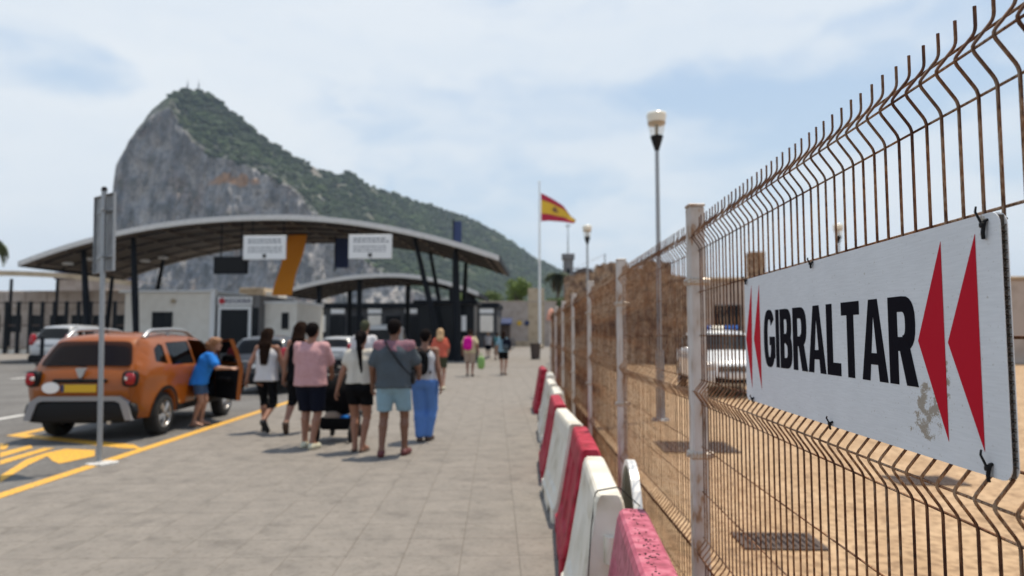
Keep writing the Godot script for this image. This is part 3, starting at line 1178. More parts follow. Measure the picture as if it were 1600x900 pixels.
# ---------------------------------------------------------------- plastic barriers
func barrier_mesh(length: float, high := 0.80) -> Mb:
	# closed section swept along z, with sunk side panels and a fork slot at the foot
	var mb := Mb.new()
	var rows := []
	var stations := [0.0, 0.012, 0.03, 0.10, 0.13, 0.30, 0.33, 0.47, 0.50, 0.53, 0.67, 0.70, 0.87, 0.90, 0.97, 0.988, 1.0]
	var ys := [0.0, 0.02, 0.115, 0.13, 0.20, 0.23, 0.62, 0.65, 0.765, 0.79, 0.80]
	var half := func(y: float) -> float:
		if y < 0.125:
			return 0.205 - 0.02 * y
		return lerpf(0.19, 0.062, pow((y - 0.125) / 0.675, 0.82))
	for s in stations.size():
		var f: float = stations[s]
		var inset := 0.012 if f < 0.001 or f > 0.999 else (0.003 if f < 0.02 or f > 0.98 else 0.0)
		var row := []
		for side: float in [-1.0, 1.0]:
			var n := ys.size()
			for k in n:
				var y: float = ys[k] if side < 0 else ys[n - 1 - k]
				var wd: float = half.call(y) - inset
				if y >= 0.789:
					wd -= 0.006 if y < 0.799 else 0.016
				var panel := (f > 0.125 and f < 0.305) or (f > 0.325 and f < 0.475) or (f > 0.525 and f < 0.675) or (f > 0.695 and f < 0.875)
				if panel and y > 0.22 and y < 0.63:
					wd -= 0.016
				var slot := (f > 0.125 and f < 0.305) or (f > 0.695 and f < 0.875)
				var yy := y * high / 0.8
				if slot and y < 0.03:
					yy = 0.085 + y
				row.append(Vector3(side * wd, yy, -f * length))
		row.append(row[0])
		rows.append(row)
	# outward normals: build each sheet with its own direction
	for k in rows[0].size() - 1:
		var strip := []
		for r in rows:
			strip.append([r[k], r[k + 1]])
		var mid: Vector3 = (rows[8][k] + rows[8][k + 1]) * 0.5
		var e: Vector3 = rows[8][k + 1] - rows[8][k]
		var nn := Vector3(-e.y, e.x, 0)
		if nn.dot(Vector3(mid.x, mid.y - 0.35, 0)) < 0.0:
			nn = -nn
		mb.grid(strip, nn)
	for e in 2:
		var r: Array = rows[0] if e == 0 else rows[-1]
		var cc := Vector3(0, 0.35, r[0].z)
		for k in r.size() - 1:
			mb.tri(r[k], r[k + 1], cc, Vector3(0, 0, 1 if e == 0 else -1))
	# coupling lugs at the ends
	mb.tube([Vector3(0, 0.50, 0.010), Vector3(0, 0.62, 0.010)], 0.028, 8)
	mb.tube([Vector3(0, 0.30, -length - 0.010), Vector3(0, 0.42, -length - 0.010)], 0.028, 8)
	return mb


func build_barriers() -> void:
	var list := [
		[0.345, 2.02, 0.93, -0.02, "pink", "faded pink plastic barrier nearest the camera, its top pitted with black", 0.80],
		[0.290, 3.19, 1.00, 0.0, "white", "white plastic barrier tied with wire, behind the pitted pink one", 0.80],
		[0.287, 4.42, 1.12, 0.01, "red", "red plastic barrier with a pale pink top between two white barriers", 0.80],
		[0.250, 5.68, 1.20, 0.075, "white", "white plastic barrier in front of the darker narrow red one, fourth from the camera", 0.80],
		[0.155, 7.20, 1.22, 0.03, "red", "narrow dark red barrier, fifth from the camera", 0.80],
		[0.165, 8.62, 1.15, 0.02, "white", "white plastic barrier, sixth from the camera, behind the dark red one", 0.80],
		[0.110, 9.98, 1.15, 0.03, "white", "cream white barrier, seventh from the camera, in front of the last red one", 0.82],
		[-0.02, 13.4, 1.15, 0.05, "red", "red barrier standing last in the row at the far end", 0.86],
		[0.10, 12.0, 1.10, 0.02, "white", "white barrier half hidden behind the cream one, beside the last red one", 0.82],
	]
	for e in list:
		var t := thing("plastic_barrier", e[5], "barrier", Vector3(e[0], 0.0, -e[1]), e[3], "red and white barriers along the fence")
		var m: Material = M.barrier_white
		if e[4] != "white":
			m = M.barrier_red if e[4] == "red" else M.barrier_pink
		obj("shell", barrier_mesh(e[2], e[6]), m, t)
		var top := Mb.new()
		if e[1] > 10.0:
			top.lathe([Vector2(0.034, 0), Vector2(0.034, 0.018), Vector2(0.026, 0.024), Vector2(0.0, 0.024)], 12, Transform3D(Basis.IDENTITY, Vector3(0, e[6] - 0.004, -e[2] * (0.5 if e[1] < 10 else 0.85))))
			obj("filler_cap", top, m, t)
		if e[4] == "pink":
			# holes burnt and weathered into the top skin
			var pits := Mb.new()
			for k in 90:
				var r := rng.randf_range(0.0015, 0.0055)
				var p := Vector3(clampf(rng.randfn(0.0, 0.018), -0.04, 0.04), 0.8004, -rng.randf_range(0.01, 0.92))
				var poly := PackedVector2Array()
				for s in 7:
					var a := TAU * s / 7.0
					poly.append(Vector2(cos(a) * r * rng.randf_range(0.6, 1.3), sin(a) * r * rng.randf_range(0.6, 1.5)))
				pits.prism(poly, 0.0, 0.0006, Transform3D(Basis(Vector3.RIGHT, Vector3(0, 0, -1), Vector3.UP), p))
			tag(obj("pits", pits, M.pit, t), "black pits in the weathered top", "", "", "stuff")
		if e[5].contains("wire"):
			var wire := Mb.new()
			wire.tube(ease_path([Vector3(0.20, 0.66, -0.30), Vector3(0.058, 0.803, -0.16), Vector3(-0.058, 0.803, -0.07), Vector3(-0.085, 0.66, 0.015), Vector3(-0.10, 0.45, 0.02), Vector3(-0.11, 0.22, 0.03)], 0.02), 0.0028, 5)
			obj("tie_wire", wire, M.dark_plastic, t)
	# a curved white plastic offcut standing between barrier and fence
	var outer := PackedVector2Array()
	var inner := PackedVector2Array()
	for k in 25:
		var a := PI * k / 24.0
		outer.append(Vector2(0.46 * cos(a), 0.86 * sin(a)))
		inner.append(Vector2(0.43 * cos(a), 0.005 + 0.825 * sin(a)))
	var xf := Transform3D(Basis(Vector3(0, 0, 1), Vector3.UP, Vector3(-1, 0, 0)), Vector3.ZERO)
	var o := thing("round_panel", "curved white plastic panel wedged between the white barrier and the fence", "panel", Vector3(0.455, 0.0, -3.74))
	var rim := Mb.new()
	for k in 24:
		rim.prism(PackedVector2Array([outer[k], outer[k + 1], inner[k + 1], inner[k]]), -0.022, 0.022, xf)
	obj("rim", rim, M.white_gloss, o)
	obj("face", Mb.new().prism(inner, -0.012, 0.006, xf), M.shaded_white_plastic, o)  # face of the white panel, its shade put into the colour


# ---------------------------------------------------------------- border canopies
func smooth_along(t: Array, x: float) -> float:
	# an arch: [left, right, crown x, crown y, left drop, right drop, left power, right power]
	if x < t[2]:
		return t[3] - t[4] * pow(clampf((t[2] - x) / (t[2] - t[0]), 0.0, 1.2), t[6])
	return t[3] - t[5] * pow(clampf((x - t[2]) / (t[1] - t[2]), 0.0, 1.2), t[7])


func canopy(t: Node3D, arch: Array, z0: float, z1: float, thick: float, ribs: int) -> void:
	var x0: float = arch[0]
	var x1: float = arch[1]
	var n := 48
	var top := []
	var low := []
	var face := []
	for z in [z0, lerpf(z0, z1, 0.5), z1]:
		var a := []
		var b := []
		for k in n + 1:
			var x := lerpf(x0, x1, float(k) / n)
			var y := smooth_along(arch, x) + (0.12 if z != z0 and z != z1 else 0.0)
			a.append(Vector3(x, y, z))
			b.append(Vector3(x, y - thick, z))
		top.append(a)
		low.append(b)
	obj("roof_sheet", Mb.new().grid(top, Vector3.UP), M.roof_metal, t)
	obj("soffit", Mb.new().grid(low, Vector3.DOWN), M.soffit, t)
	for e in 2:
		var z := z0 + 0.03 if e == 0 else z1 - 0.03
		var a := []
		var b := []
		var c := []
		for k in n + 1:
			var x := lerpf(x0, x1, float(k) / n)
			var y := smooth_along(arch, x)
			a.append(Vector3(x, y + 0.05, z))
			b.append(Vector3(x, y - thick - 0.02, z))
			c.append(Vector3(x, y + 0.05, z - (0.08 if e == 0 else -0.08)))
		obj("fascia", Mb.new().grid([c, a, b], Vector3(0, 0, 1 if e == 0 else -1)), M.roof_metal, t)
	for e in 2:
		var x := x0 if e == 0 else x1
		var y := smooth_along(arch, x)
		var m := Mb.new()
		m.box(Vector3(x, y - thick / 2, (z0 + z1) / 2), Vector3(0.10, thick + 0.08, absf(z1 - z0) + 0.04))
		obj("end_gutter", m, M.steel_dark, t)
	for k in ribs:
		var x := lerpf(x0 + 0.8, x1 - 0.8, float(k) / (ribs - 1))
		var y := smooth_along(arch, x)
		var m := Mb.new()
		m.box(Vector3(x, y - thick - 0.05, (z0 + z1) / 2), Vector3(0.10, 0.12, absf(z1 - z0) - 0.3), 0.02)
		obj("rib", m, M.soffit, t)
	for k in 5:
		var z := lerpf(z0 - 0.9, z1 + 0.9, k / 4.0)
		var a := []
		for j in 25:
			var x := lerpf(x0 + 0.4, x1 - 0.4, j / 24.0)
			a.append(Vector3(x, smooth_along(arch, x) - thick - 0.05, z))
		obj("purlin", Mb.new().tube(a, 0.05, 5), M.steel_dark, t)


func build_canopies() -> void:
	var arch := [-30.48, -2.57, -15.41, 8.33, 2.58, 2.42, 2.25, 1.9]
	var t := thing("border_canopy", "wide arched steel canopy with slanting dark columns spanning the road", "canopy")
	canopy(t, arch, -38.0, -48.0, 0.24, 15)
	for e in [[-27.35, -26.75, -39.0, 0.17], [-30.1, -30.5, -46.0, 0.14], [-24.34, -23.85, -39.0, 0.17], [-26.5, -27.6, -46.0, 0.14], [-7.54, -5.8, -39.0, 0.15], [-7.83, -6.45, -46.0, 0.14], [-5.15, -5.0, -39.0, 0.19], [-5.37, -5.6, -46.0, 0.16]]:
		var y := smooth_along(arch, e[0]) - 0.3
		var m := Mb.new()
		m.tube([Vector3(e[1], -0.12, e[2]), Vector3(lerpf(e[1], e[0], 0.5), y * 0.5, e[2]), Vector3(e[0], y, e[2])], [e[3] * 0.85, e[3] * 1.15, e[3] * 0.8], 10)
		m.box(Vector3(e[1], -0.08, e[2]), Vector3(0.7, 0.10, 0.7), 0.02)
		obj("column", m, M.steel_dark, t)
	for e in [[-29.0, -40.0], [-28.0, -40.4], [-26.9, -44.5], [-25.9, -44.9]]:
		var m := Mb.new()
		var y := smooth_along(arch, e[0]) - 0.36
		m.lathe([Vector2(0.0, 0.0), Vector2(0.30, 0.0), Vector2(0.30, 0.10), Vector2(0.18, 0.16)], 14, Transform3D(Basis.IDENTITY, Vector3(e[0], y - 0.14, e[1])))
		obj("round_light", m, M.white_board, t)  # added white discs stand in for sky showing through the roof
	var g := thing("border_canopy", "smaller arched canopy standing behind and below the wide one", "canopy")
	var arch2 := [-23.59, -5.861, -13.761, 6.95, 1.54, 1.70, 2.1, 1.9]
	canopy(g, arch2, -60.0, -70.0, 0.30, 10)
	for e in [[-20.5, -61.0], [-16.8, -61.0], [-8.4, -61.0], [-6.9, -61.0], [-20.0, -69.0], [-14.0, -69.0], [-7.3, -69.0]]:
		var m := Mb.new()
		m.tube([Vector3(e[0], -0.12, e[1]), Vector3(e[0], smooth_along(arch2, e[0]) - 0.3, e[1])], 0.24, 10)
		obj("column", m, M.steel_dark, g)
	# hanging boards
	var boards := [["white notice board with grey print hanging from the wide canopy, left of two", -15.81, 6.44], ["white notice board with grey print hanging from the wide canopy, right of two", -9.78, 6.46]]
	for e in boards:
		var b := thing("notice_board", e[0], "sign", Vector3(e[1], e[2], -37.6), 0.0, "white boards under the canopy")
		obj("panel", Mb.new().box(Vector3.ZERO, Vector3(2.45, 1.36, 0.07), 0.02), M.white_board, b)
		for k in 5:
			var y := [0.44, 0.28, 0.02, -0.12, -0.26][k] as float
			var x := -0.95
			var line := Mb.new()
			while x < 0.92:
				var w := rng.randf_range(0.10, 0.26)
				line.box(Vector3(x + w / 2, y, 0.038), Vector3(w, 0.085 if k < 2 else 0.06, 0.004))
				x += w + 0.06
			obj("print_line", line, M.grey_print, b)
		obj("round_mark", Mb.new().lathe([Vector2(0.0, 0.0), Vector2(0.12, 0.0), Vector2(0.12, 0.005), Vector2(0.0, 0.005)], 14, Transform3D(Basis(Vector3.RIGHT, PI / 2), Vector3(0, -0.48, 0.036))), M.black_plastic, b)
		for s: float in [-0.9, 0.9]:
			var top: float = smooth_along(arch, e[1] + s) - e[2] - 0.25
			obj("hanger", Mb.new().tube([Vector3(s, 0.66, -0.45), Vector3(s, top, -0.45)], 0.035, 6).tube([Vector3(s, 0.66, -0.45), Vector3(s, 0.62, 0)], 0.03, 6), M.steel_dark, b)
	var d := thing("display_box", "black electronic display box hanging from the wide canopy", "display", Vector3(-18.2, 5.55, -38.6))
	obj("housing", Mb.new().box(Vector3.ZERO, Vector3(1.95, 1.0, 0.30), 0.03), M.steel_dark, d)
	obj("screen", Mb.new().box(Vector3(0, 0, 0.155), Vector3(1.75, 0.8, 0.02), 0.004), M.black_plastic, d)
	for s: float in [-0.6, 0.6]:
		obj("hanger", Mb.new().tube([Vector3(s, 0.48, 0), Vector3(s, smooth_along(arch, -18.2 + s) - 5.55 - 0.2, 0)], 0.04, 6), M.steel_dark, d)
	# banners
	var o := thing("orange_banner", "long orange banner slanting down from under the wide canopy", "banner", Vector3(-16.9, 4.05, -43.0))
	var cloth := []
	for r in 13:
		var v := r / 12.0
		var row := []
		for q in 5:
			var u := q / 4.0
			row.append(Vector3(lerpf(-0.62, 0.62, u) + lerpf(1.0, 0.0, v) + 0.012 * sin(v * 7.0), lerpf(3.9, 0.0, v), 0.10 * sin(v * 9.0 + u * 2.0)))
		cloth.append(row)
	obj("cloth", Mb.new().grid(cloth, Vector3(0, 0, 1)), M.orange_cloth, o)
	var pole := Mb.new().tube([Vector3(0.2, 3.95, 0), Vector3(1.9, 3.95, 0)], 0.05, 6)
	obj("batten", pole, M.steel_dark, o)
	for e in [[-13.3, 5.9, 1.95, 0.85, -44.0, "dark blue vertical banner hanging between the two white boards"], [-5.74, 7.0, 2.0, 0.5, -44.5, "narrow dark blue banner rising above the canopy's right end"]]:
		var b := thing("blue_banner", e[5], "banner", Vector3(e[0], e[1], e[4]))
		var cl := []
		for r in 7:
			var row := []
			for q in 5:
				row.append(Vector3(lerpf(-e[3] / 2, e[3] / 2, q / 4.0), e[2] * r / 6.0, 0.05 * sin(q * 1.6 + r * 0.4)))
			cl.append(row)
		obj("cloth", Mb.new().grid(cl, Vector3(0, 0, 1)), M.blue_cloth, b)
		obj("pole", Mb.new().tube([Vector3(-e[3] / 2 - 0.05, -e[1] if e[1] > 6.5 else -0.2, 0), Vector3(-e[3] / 2 - 0.05, e[2] + 0.15, 0)], 0.05, 6), M.steel_dark, b)
	# the dark glazed booth at the foot of the right columns
	var k := thing("control_booth", "dark glazed control booth beside the right columns of the canopy", "booth", Vector3(-5.9, -0.1, -41.5))
	obj("base", Mb.new().box(Vector3(0, 0.5, 0), Vector3(3.4, 1.0, 2.6), 0.03), M.steel_dark, k)
	obj("roof", Mb.new().box(Vector3(0, 3.55, 0), Vector3(3.8, 0.25, 3.0), 0.04), M.steel_dark, k)
	for x: float in [-1.65, -0.55, 0.55, 1.65]:
		for z: float in [-1.25, 1.25]:
			obj("mullion", Mb.new().box(Vector3(x, 2.2, z), Vector3(0.09, 2.5, 0.09), 0.01), M.steel_dark, k)
	for x: float in [-1.1, 0.0, 1.1]:
		obj("pane", Mb.new().box(Vector3(x, 2.2, 1.25), Vector3(1.0, 2.4, 0.02)), M.dark_glass, k)
	for s: float in [-1.66, 1.66]:
		obj("pane", Mb.new().box(Vector3(s, 2.2, 0), Vector3(0.02, 2.4, 2.3)), M.dark_glass, k)
	obj("notice", Mb.new().box(Vector3(1.1, 2.3, 1.28), Vector3(0.28, 0.9, 0.02)), M.white_board, k)


# ---------------------------------------------------------------- buildings
func window(parent: Node3D, at: Vector3, w: float, h: float, bars := 1, fm: Material = null) -> void:
	var f := Mb.new()
	for s: float in [-1.0, 1.0]:
		f.box(at + Vector3(s * w / 2, 0, 0), Vector3(0.08, h + 0.08, 0.12))
		f.box(at + Vector3(0, s * h / 2, 0), Vector3(w - 0.08, 0.08, 0.12))
	for k in bars:
		f.box(at + Vector3(w * (float(k + 1) / (bars + 1) - 0.5), 0, 0), Vector3(0.06, h - 0.08, 0.10))
	var o := obj("window", f, fm if fm else M.white_board, parent)
	obj("pane", Mb.new().box(at + Vector3(0, 0, 0.01), Vector3(w - 0.06, h - 0.06, 0.03)), M.dark_glass, o)


func build_buildings() -> void:
	# white cabins on the left of the road
	var t := thing("white_cabin", "long low white cabin with horizontal siding behind the orange car", "building", Vector3(-26.6, -0.1, -42.0))
	obj("wall", Mb.new().box(Vector3(2.85, 2.15, -3.0), Vector3(5.7, 4.3, 6.0), 0.02), M.white_wall, t)
	for k in 14:
		obj("siding_board", Mb.new().box(Vector3(2.8, 0.45 + 0.285 * k, 0.015), Vector3(5.5, 0.262, 0.03), 0.008), M.white_wall, t)
	obj("corner_post", Mb.new().box(Vector3(5.78, 2.25, 0.04), Vector3(0.34, 4.5, 0.34), 0.03), M.white_board, t)
	obj("roof_edge", Mb.new().box(Vector3(2.7, 4.36, -2.9), Vector3(6.0, 0.16, 6.3), 0.03), M.white_board, t)
	window(t, Vector3(2.5, 2.55, 0.06), 1.2, 0.95, 1, M.steel_dark)
	obj("wall_lamp", Mb.new().lathe([Vector2(0, -0.12), Vector2(0.13, -0.1), Vector2(0.15, 0.0), Vector2(0.10, 0.12), Vector2(0, 0.13)], 10, Transform3D(Basis.IDENTITY, Vector3(3.2, 3.75, 0.15))), M.tan_wall, t)
	var c := thing("customs_office", "grey office front with a red dot sign over a dark glass door", "building", Vector3(-20.4, -0.1, -41.4))
	obj("wall", Mb.new().box(Vector3(1.35, 2.05, -3.0), Vector3(2.7, 4.1, 5.6), 0.02), M.grey_block, c)
	var ds := Mb.new()
	ds.box(Vector3(1.15, 1.75, -0.14), Vector3(2.1, 3.3, 0.12), 0.02)
	var door := obj("door", ds, M.white_board, c)
	obj("pane", Mb.new().box(Vector3(1.15, 1.85, -0.07), Vector3(1.75, 2.7, 0.03)), M.dark_glass, door)
	obj("window", Mb.new().box(Vector3(2.45, 2.2, -0.15), Vector3(0.36, 2.2, 0.12), 0.02), M.dark_glass, c)
	var sgn := obj("name_board", Mb.new().box(Vector3(1.15, 3.72, -0.12), Vector3(2.2, 0.55, 0.10), 0.02), M.white_board, c)
	obj("red_dot", Mb.new().lathe([Vector2(0, 0), Vector2(0.2, 0), Vector2(0.2, 0.02), Vector2(0, 0.02)], 14, Transform3D(Basis(Vector3.RIGHT, PI / 2), Vector3(0.34, 3.72, -0.068))), M.red_print, sgn)
	var tm := TextMesh.new()
	var fnt := SystemFont.new()
	fnt.font_names = PackedStringArray(["Droid Sans"])
	fnt.font_weight = 700
	tm.font = fnt
	tm.text = "ADUANA"
	tm.font_size = 32
	tm.pixel_size = 0.0125
	tm.depth = 0.02
	var word := obj("lettering", tm, M.navy_print, sgn)
	word.position = Vector3(1.35, 3.72, -0.06)
	var w := thing("white_annexe", "small white annexe with one narrow window, right of the grey office", "building", Vector3(-17.66, -0.1, -42.2))
	obj("wall", Mb.new().box(Vector3(1.05, 1.8, -2.5), Vector3(2.1, 3.6, 5.0), 0.02), M.white_wall, w)
	obj("parapet", Mb.new().box(Vector3(1.05, 3.66, -2.5), Vector3(2.2, 0.16, 5.1), 0.02), M.white_board, w)
	window(w, Vector3(1.35, 2.5, 0.03), 0.34, 0.95, 0, M.steel_dark)
	var r := thing("roof_tank", "tan rooftop plant box behind the grey office", "building", Vector3(-22.4, -0.1, -52.0))
	obj("plant_room", Mb.new().box(Vector3(0, 2.6, 0), Vector3(1.9, 5.2, 2.0), 0.03), M.tan_wall, r)
	obj("vent", Mb.new().box(Vector3(1.55, 2.45, 0), Vector3(1.0, 4.9, 1.8), 0.03), M.white_wall, r)
	# far left: screen wall, thin roof, fence of dark posts
	var l := thing("screen_building", "long beige building under a thin flat roof at the far left", "building", Vector3(-33.2, -0.1, -58.0))
	obj("wall", Mb.new().box(Vector3(-9.0, 2.75, -2.0), Vector3(18.0, 5.5, 4.0), 0.03), M.beige_wall, l)
	for k in 9:
		obj("wall_panel", Mb.new().box(Vector3(-17.4 + 1.95 * k, 4.6, 0.03), Vector3(1.86, 1.5, 0.06), 0.02), M.beige_wall, l)
		obj("window", Mb.new().box(Vector3(-17.4 + 1.95 * k, 2.6, 0.02), Vector3(1.3, 1.5, 0.05), 0.01), M.dark_glass, l)
	var slab := []
	for s in 2:
		var row := []
		for q in 13:
			row.append(Vector3(-12.5 + 12.2 * q / 12.0, 6.9 - 0.9 * pow(q / 12.0, 2.0), 4.0 - 6.0 * s))
		slab.append(row)
	obj("roof", Mb.new().grid(slab, Vector3.UP), M.tan_wall, l)
	var edge := []
	for s in 2:
		var row := []
		for q in 13:
			row.append(Vector3(-12.5 + 12.2 * q / 12.0, 6.9 - 0.9 * pow(q / 12.0, 2.0) - 0.42 * s, 4.0))
		edge.append(row)
	obj("roof_edge", Mb.new().grid(edge, Vector3(0, 0, 1)), M.tan_wall, l)
	for x: float in [-11.5, -7.5, -3.5]:
		obj("roof_post", Mb.new().tube([Vector3(x, 0, 3.0), Vector3(x, 6.3, 3.0)], 0.12, 8), M.steel_dark, l)
	var u := thing("blue_roof_block", "small blue roofed block rising over the flat roof at the left edge", "building", Vector3(-45.0, -0.1, -66.0))
	obj("wall", Mb.new().box(Vector3(0, 3.5, 0), Vector3(5.0, 7.0, 4.0), 0.03), M.beige_wall, u)
	obj("roof", Mb.new().box(Vector3(0, 7.35, 0), Vector3(5.4, 0.7, 4.4), 0.1), M.blue_cloth, u)
	var f := thing("post_fence", "tall fence of dark square posts with rails at the far left", "fence", Vector3(-44.5, -0.04, -52.0))
	for k in 13:
		obj("post", Mb.new().box(Vector3(0.98 * k, 2.1, 0), Vector3(0.22, 4.2, 0.22), 0.02), M.steel_dark, f)
	for y: float in [0.55, 2.3, 4.1]:
		obj("rail", Mb.new().box(Vector3(5.88, y, -0.14), Vector3(12.0, 0.10, 0.06), 0.01), M.bin_brown, f)
	obj("low_wall", Mb.new().box(Vector3(5.9, 0.25, -0.35), Vector3(12.2, 0.7, 0.25), 0.02), M.white_wall, f)
	# behind the second canopy: the frontier hall
	var h := thing("frontier_hall", "shaded hall with cream fascia and dark openings behind the second canopy", "building", Vector3(-17.5, -0.1, -78.0))
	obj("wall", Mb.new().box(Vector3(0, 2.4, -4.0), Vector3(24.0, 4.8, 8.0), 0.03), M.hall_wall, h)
	obj("fascia", Mb.new().box(Vector3(0, 5.0, -3.9), Vector3(24.4, 0.55, 8.4), 0.04), M.steel_dark, h)
	for k in 11:
		var x := -10.8 + 2.16 * k
		if k % 3 == 1:
			obj("white_panel", Mb.new().box(Vector3(x, 2.9, 0.05), Vector3(1.5, 1.9, 0.10), 0.02), M.white_wall, h)
		else:
			window(h, Vector3(x, 2.3, 0.04), 1.7, 2.9, 1, M.steel_dark)
		if k % 2 == 0:
			obj("clerestory", Mb.new().box(Vector3(x, 4.35, 0.04), Vector3(1.6, 0.55, 0.08), 0.01), M.white_board, h)
	# pale boundary wall at the end of the pavement, with a kiosk and a low plinth
	var b := thing("boundary_wall", "pale pinkish wall closing the far end of the pavement", "wall", Vector3(-4.0, -0.1, -90.0))
	obj("wall", Mb.new().box(Vector3(0.2, 2.95, 0), Vector3(10.5, 5.9, 0.6), 0.03), M.beige_wall, b)
	for k in 3:
		obj("course", Mb.new().box(Vector3(0.2, 1.6 + 1.45 * k, 0.31), Vector3(10.4, 0.06, 0.04)), M.beige_wall, b)
	obj("coping", Mb.new().box(Vector3(0.2, 5.96, 0), Vector3(10.7, 0.14, 0.8), 0.03), M.beige_wall, b)
	obj("pier", Mb.new().box(Vector3(2.8, 3.85, -0.1), Vector3(2.1, 7.7, 0.9), 0.03), M.tan_wall, b)
	obj("plinth", Mb.new().box(Vector3(1.6, 0.45, 0.7), Vector3(3.0, 0.7, 0.8), 0.03), M.tan_wall, b)
	for e in [[0.6, M.flag_yellow], [1.6, M.blue_cloth]]:
		obj("round_plate", Mb.new().lathe([Vector2(0, 0), Vector2(0.32, 0), Vector2(0.32, 0.04), Vector2(0, 0.04)], 14, Transform3D(Basis(Vector3.RIGHT, PI / 2), Vector3(e[0], 3.15, 0.36))), e[1], b)
	var ki := thing("kiosk", "small brown kiosk under a dark blue awning at the far wall", "kiosk", Vector3(-6.0, -0.1, -86.0))
	obj("counter", Mb.new().box(Vector3(0, 1.5, 0), Vector3(3.2, 3.0, 2.0), 0.03), M.bin_brown, ki)
	obj("awning", Mb.new().prism(PackedVector2Array([Vector2(-1.0, 3.0), Vector2(1.7, 2.85), Vector2(1.7, 3.05), Vector2(-1.0, 3.75)]), -1.8, 1.8, Transform3D(Basis(Vector3(0, 0, 1), Vector3.UP, Vector3(-1, 0, 0)), Vector3.ZERO)), M.blue_cloth, ki)
	# far right beyond the fence: tower with mast, low dark houses, a crane
	var tw := thing("grey_tower", "square grey tower topped by a thin mast, far beyond the fence", "tower", Vector3(6.75, -0.1, -200.0))
	obj("shaft", Mb.new().box(Vector3(0, 12.4, 0), Vector3(2.9, 24.8, 2.9), 0.1), M.grey_block, tw)
	obj("parapet", Mb.new().box(Vector3(0, 24.4, 0), Vector3(3.7, 1.6, 3.7), 0.1), M.grey_block, tw)
	obj("mast", Mb.new().tube([Vector3(0, 25.0, 0), Vector3(0, 34.0, 0)], [0.22, 0.10], 6).box(Vector3(0, 33.6, 0), Vector3(1.5, 0.35, 0.35)), M.galvanised, tw)
	obj("window", Mb.new().box(Vector3(0, 20.0, 1.46), Vector3(1.0, 1.6, 0.06)), M.dark_glass, tw)
	for e in [[11.5, 19.6, 8.0, -205.0, "low dark house block just right of the grey tower"], [20.5, 16.8, 10.0, -215.0, "farther dark house block below the crane"]]:
		var hb := thing("house_block", e[4], "building", Vector3(e[0], -0.1, e[3]))
		obj("wall", Mb.new().box(Vector3(0, e[1] / 2, 0), Vector3(e[2], e[1], 10.0), 0.1), M.grey_block, hb)
		obj("roof", Mb.new().prism(PackedVector2Array([Vector2(-e[2] / 2 - 0.3, e[1]), Vector2(e[2] / 2 + 0.3, e[1]), Vector2(0, e[1] + 1.8)]), -5.2, 5.2), M.bin_brown, hb)
		for k in 4:
			obj("window", Mb.new().box(Vector3(-e[2] / 2 + e[2] * (k + 0.5) / 4.0, e[1] - 2.0, 5.04), Vector3(1.0, 1.5, 0.06)), M.dark_glass, hb)
	var cr := thing("tower_crane", "faint tower crane with a long jib on the horizon", "crane", Vector3(35.0, -0.1, -400.0))
	obj("mast", Mb.new().box(Vector3(0, 22, 0), Vector3(1.0, 44, 1.0)), M.galvanised, cr)
	obj("jib", Mb.new().box(Vector3(-6, 40, 0), Vector3(26, 0.8, 0.8)), M.galvanised, cr)
	obj("apex", Mb.new().tube([Vector3(0, 44, 0), Vector3(0, 49, 0)], 0.4, 5).tube([Vector3(0, 48.5, 0), Vector3(-18, 40.4, 0)], 0.12, 4), M.galvanised, cr)


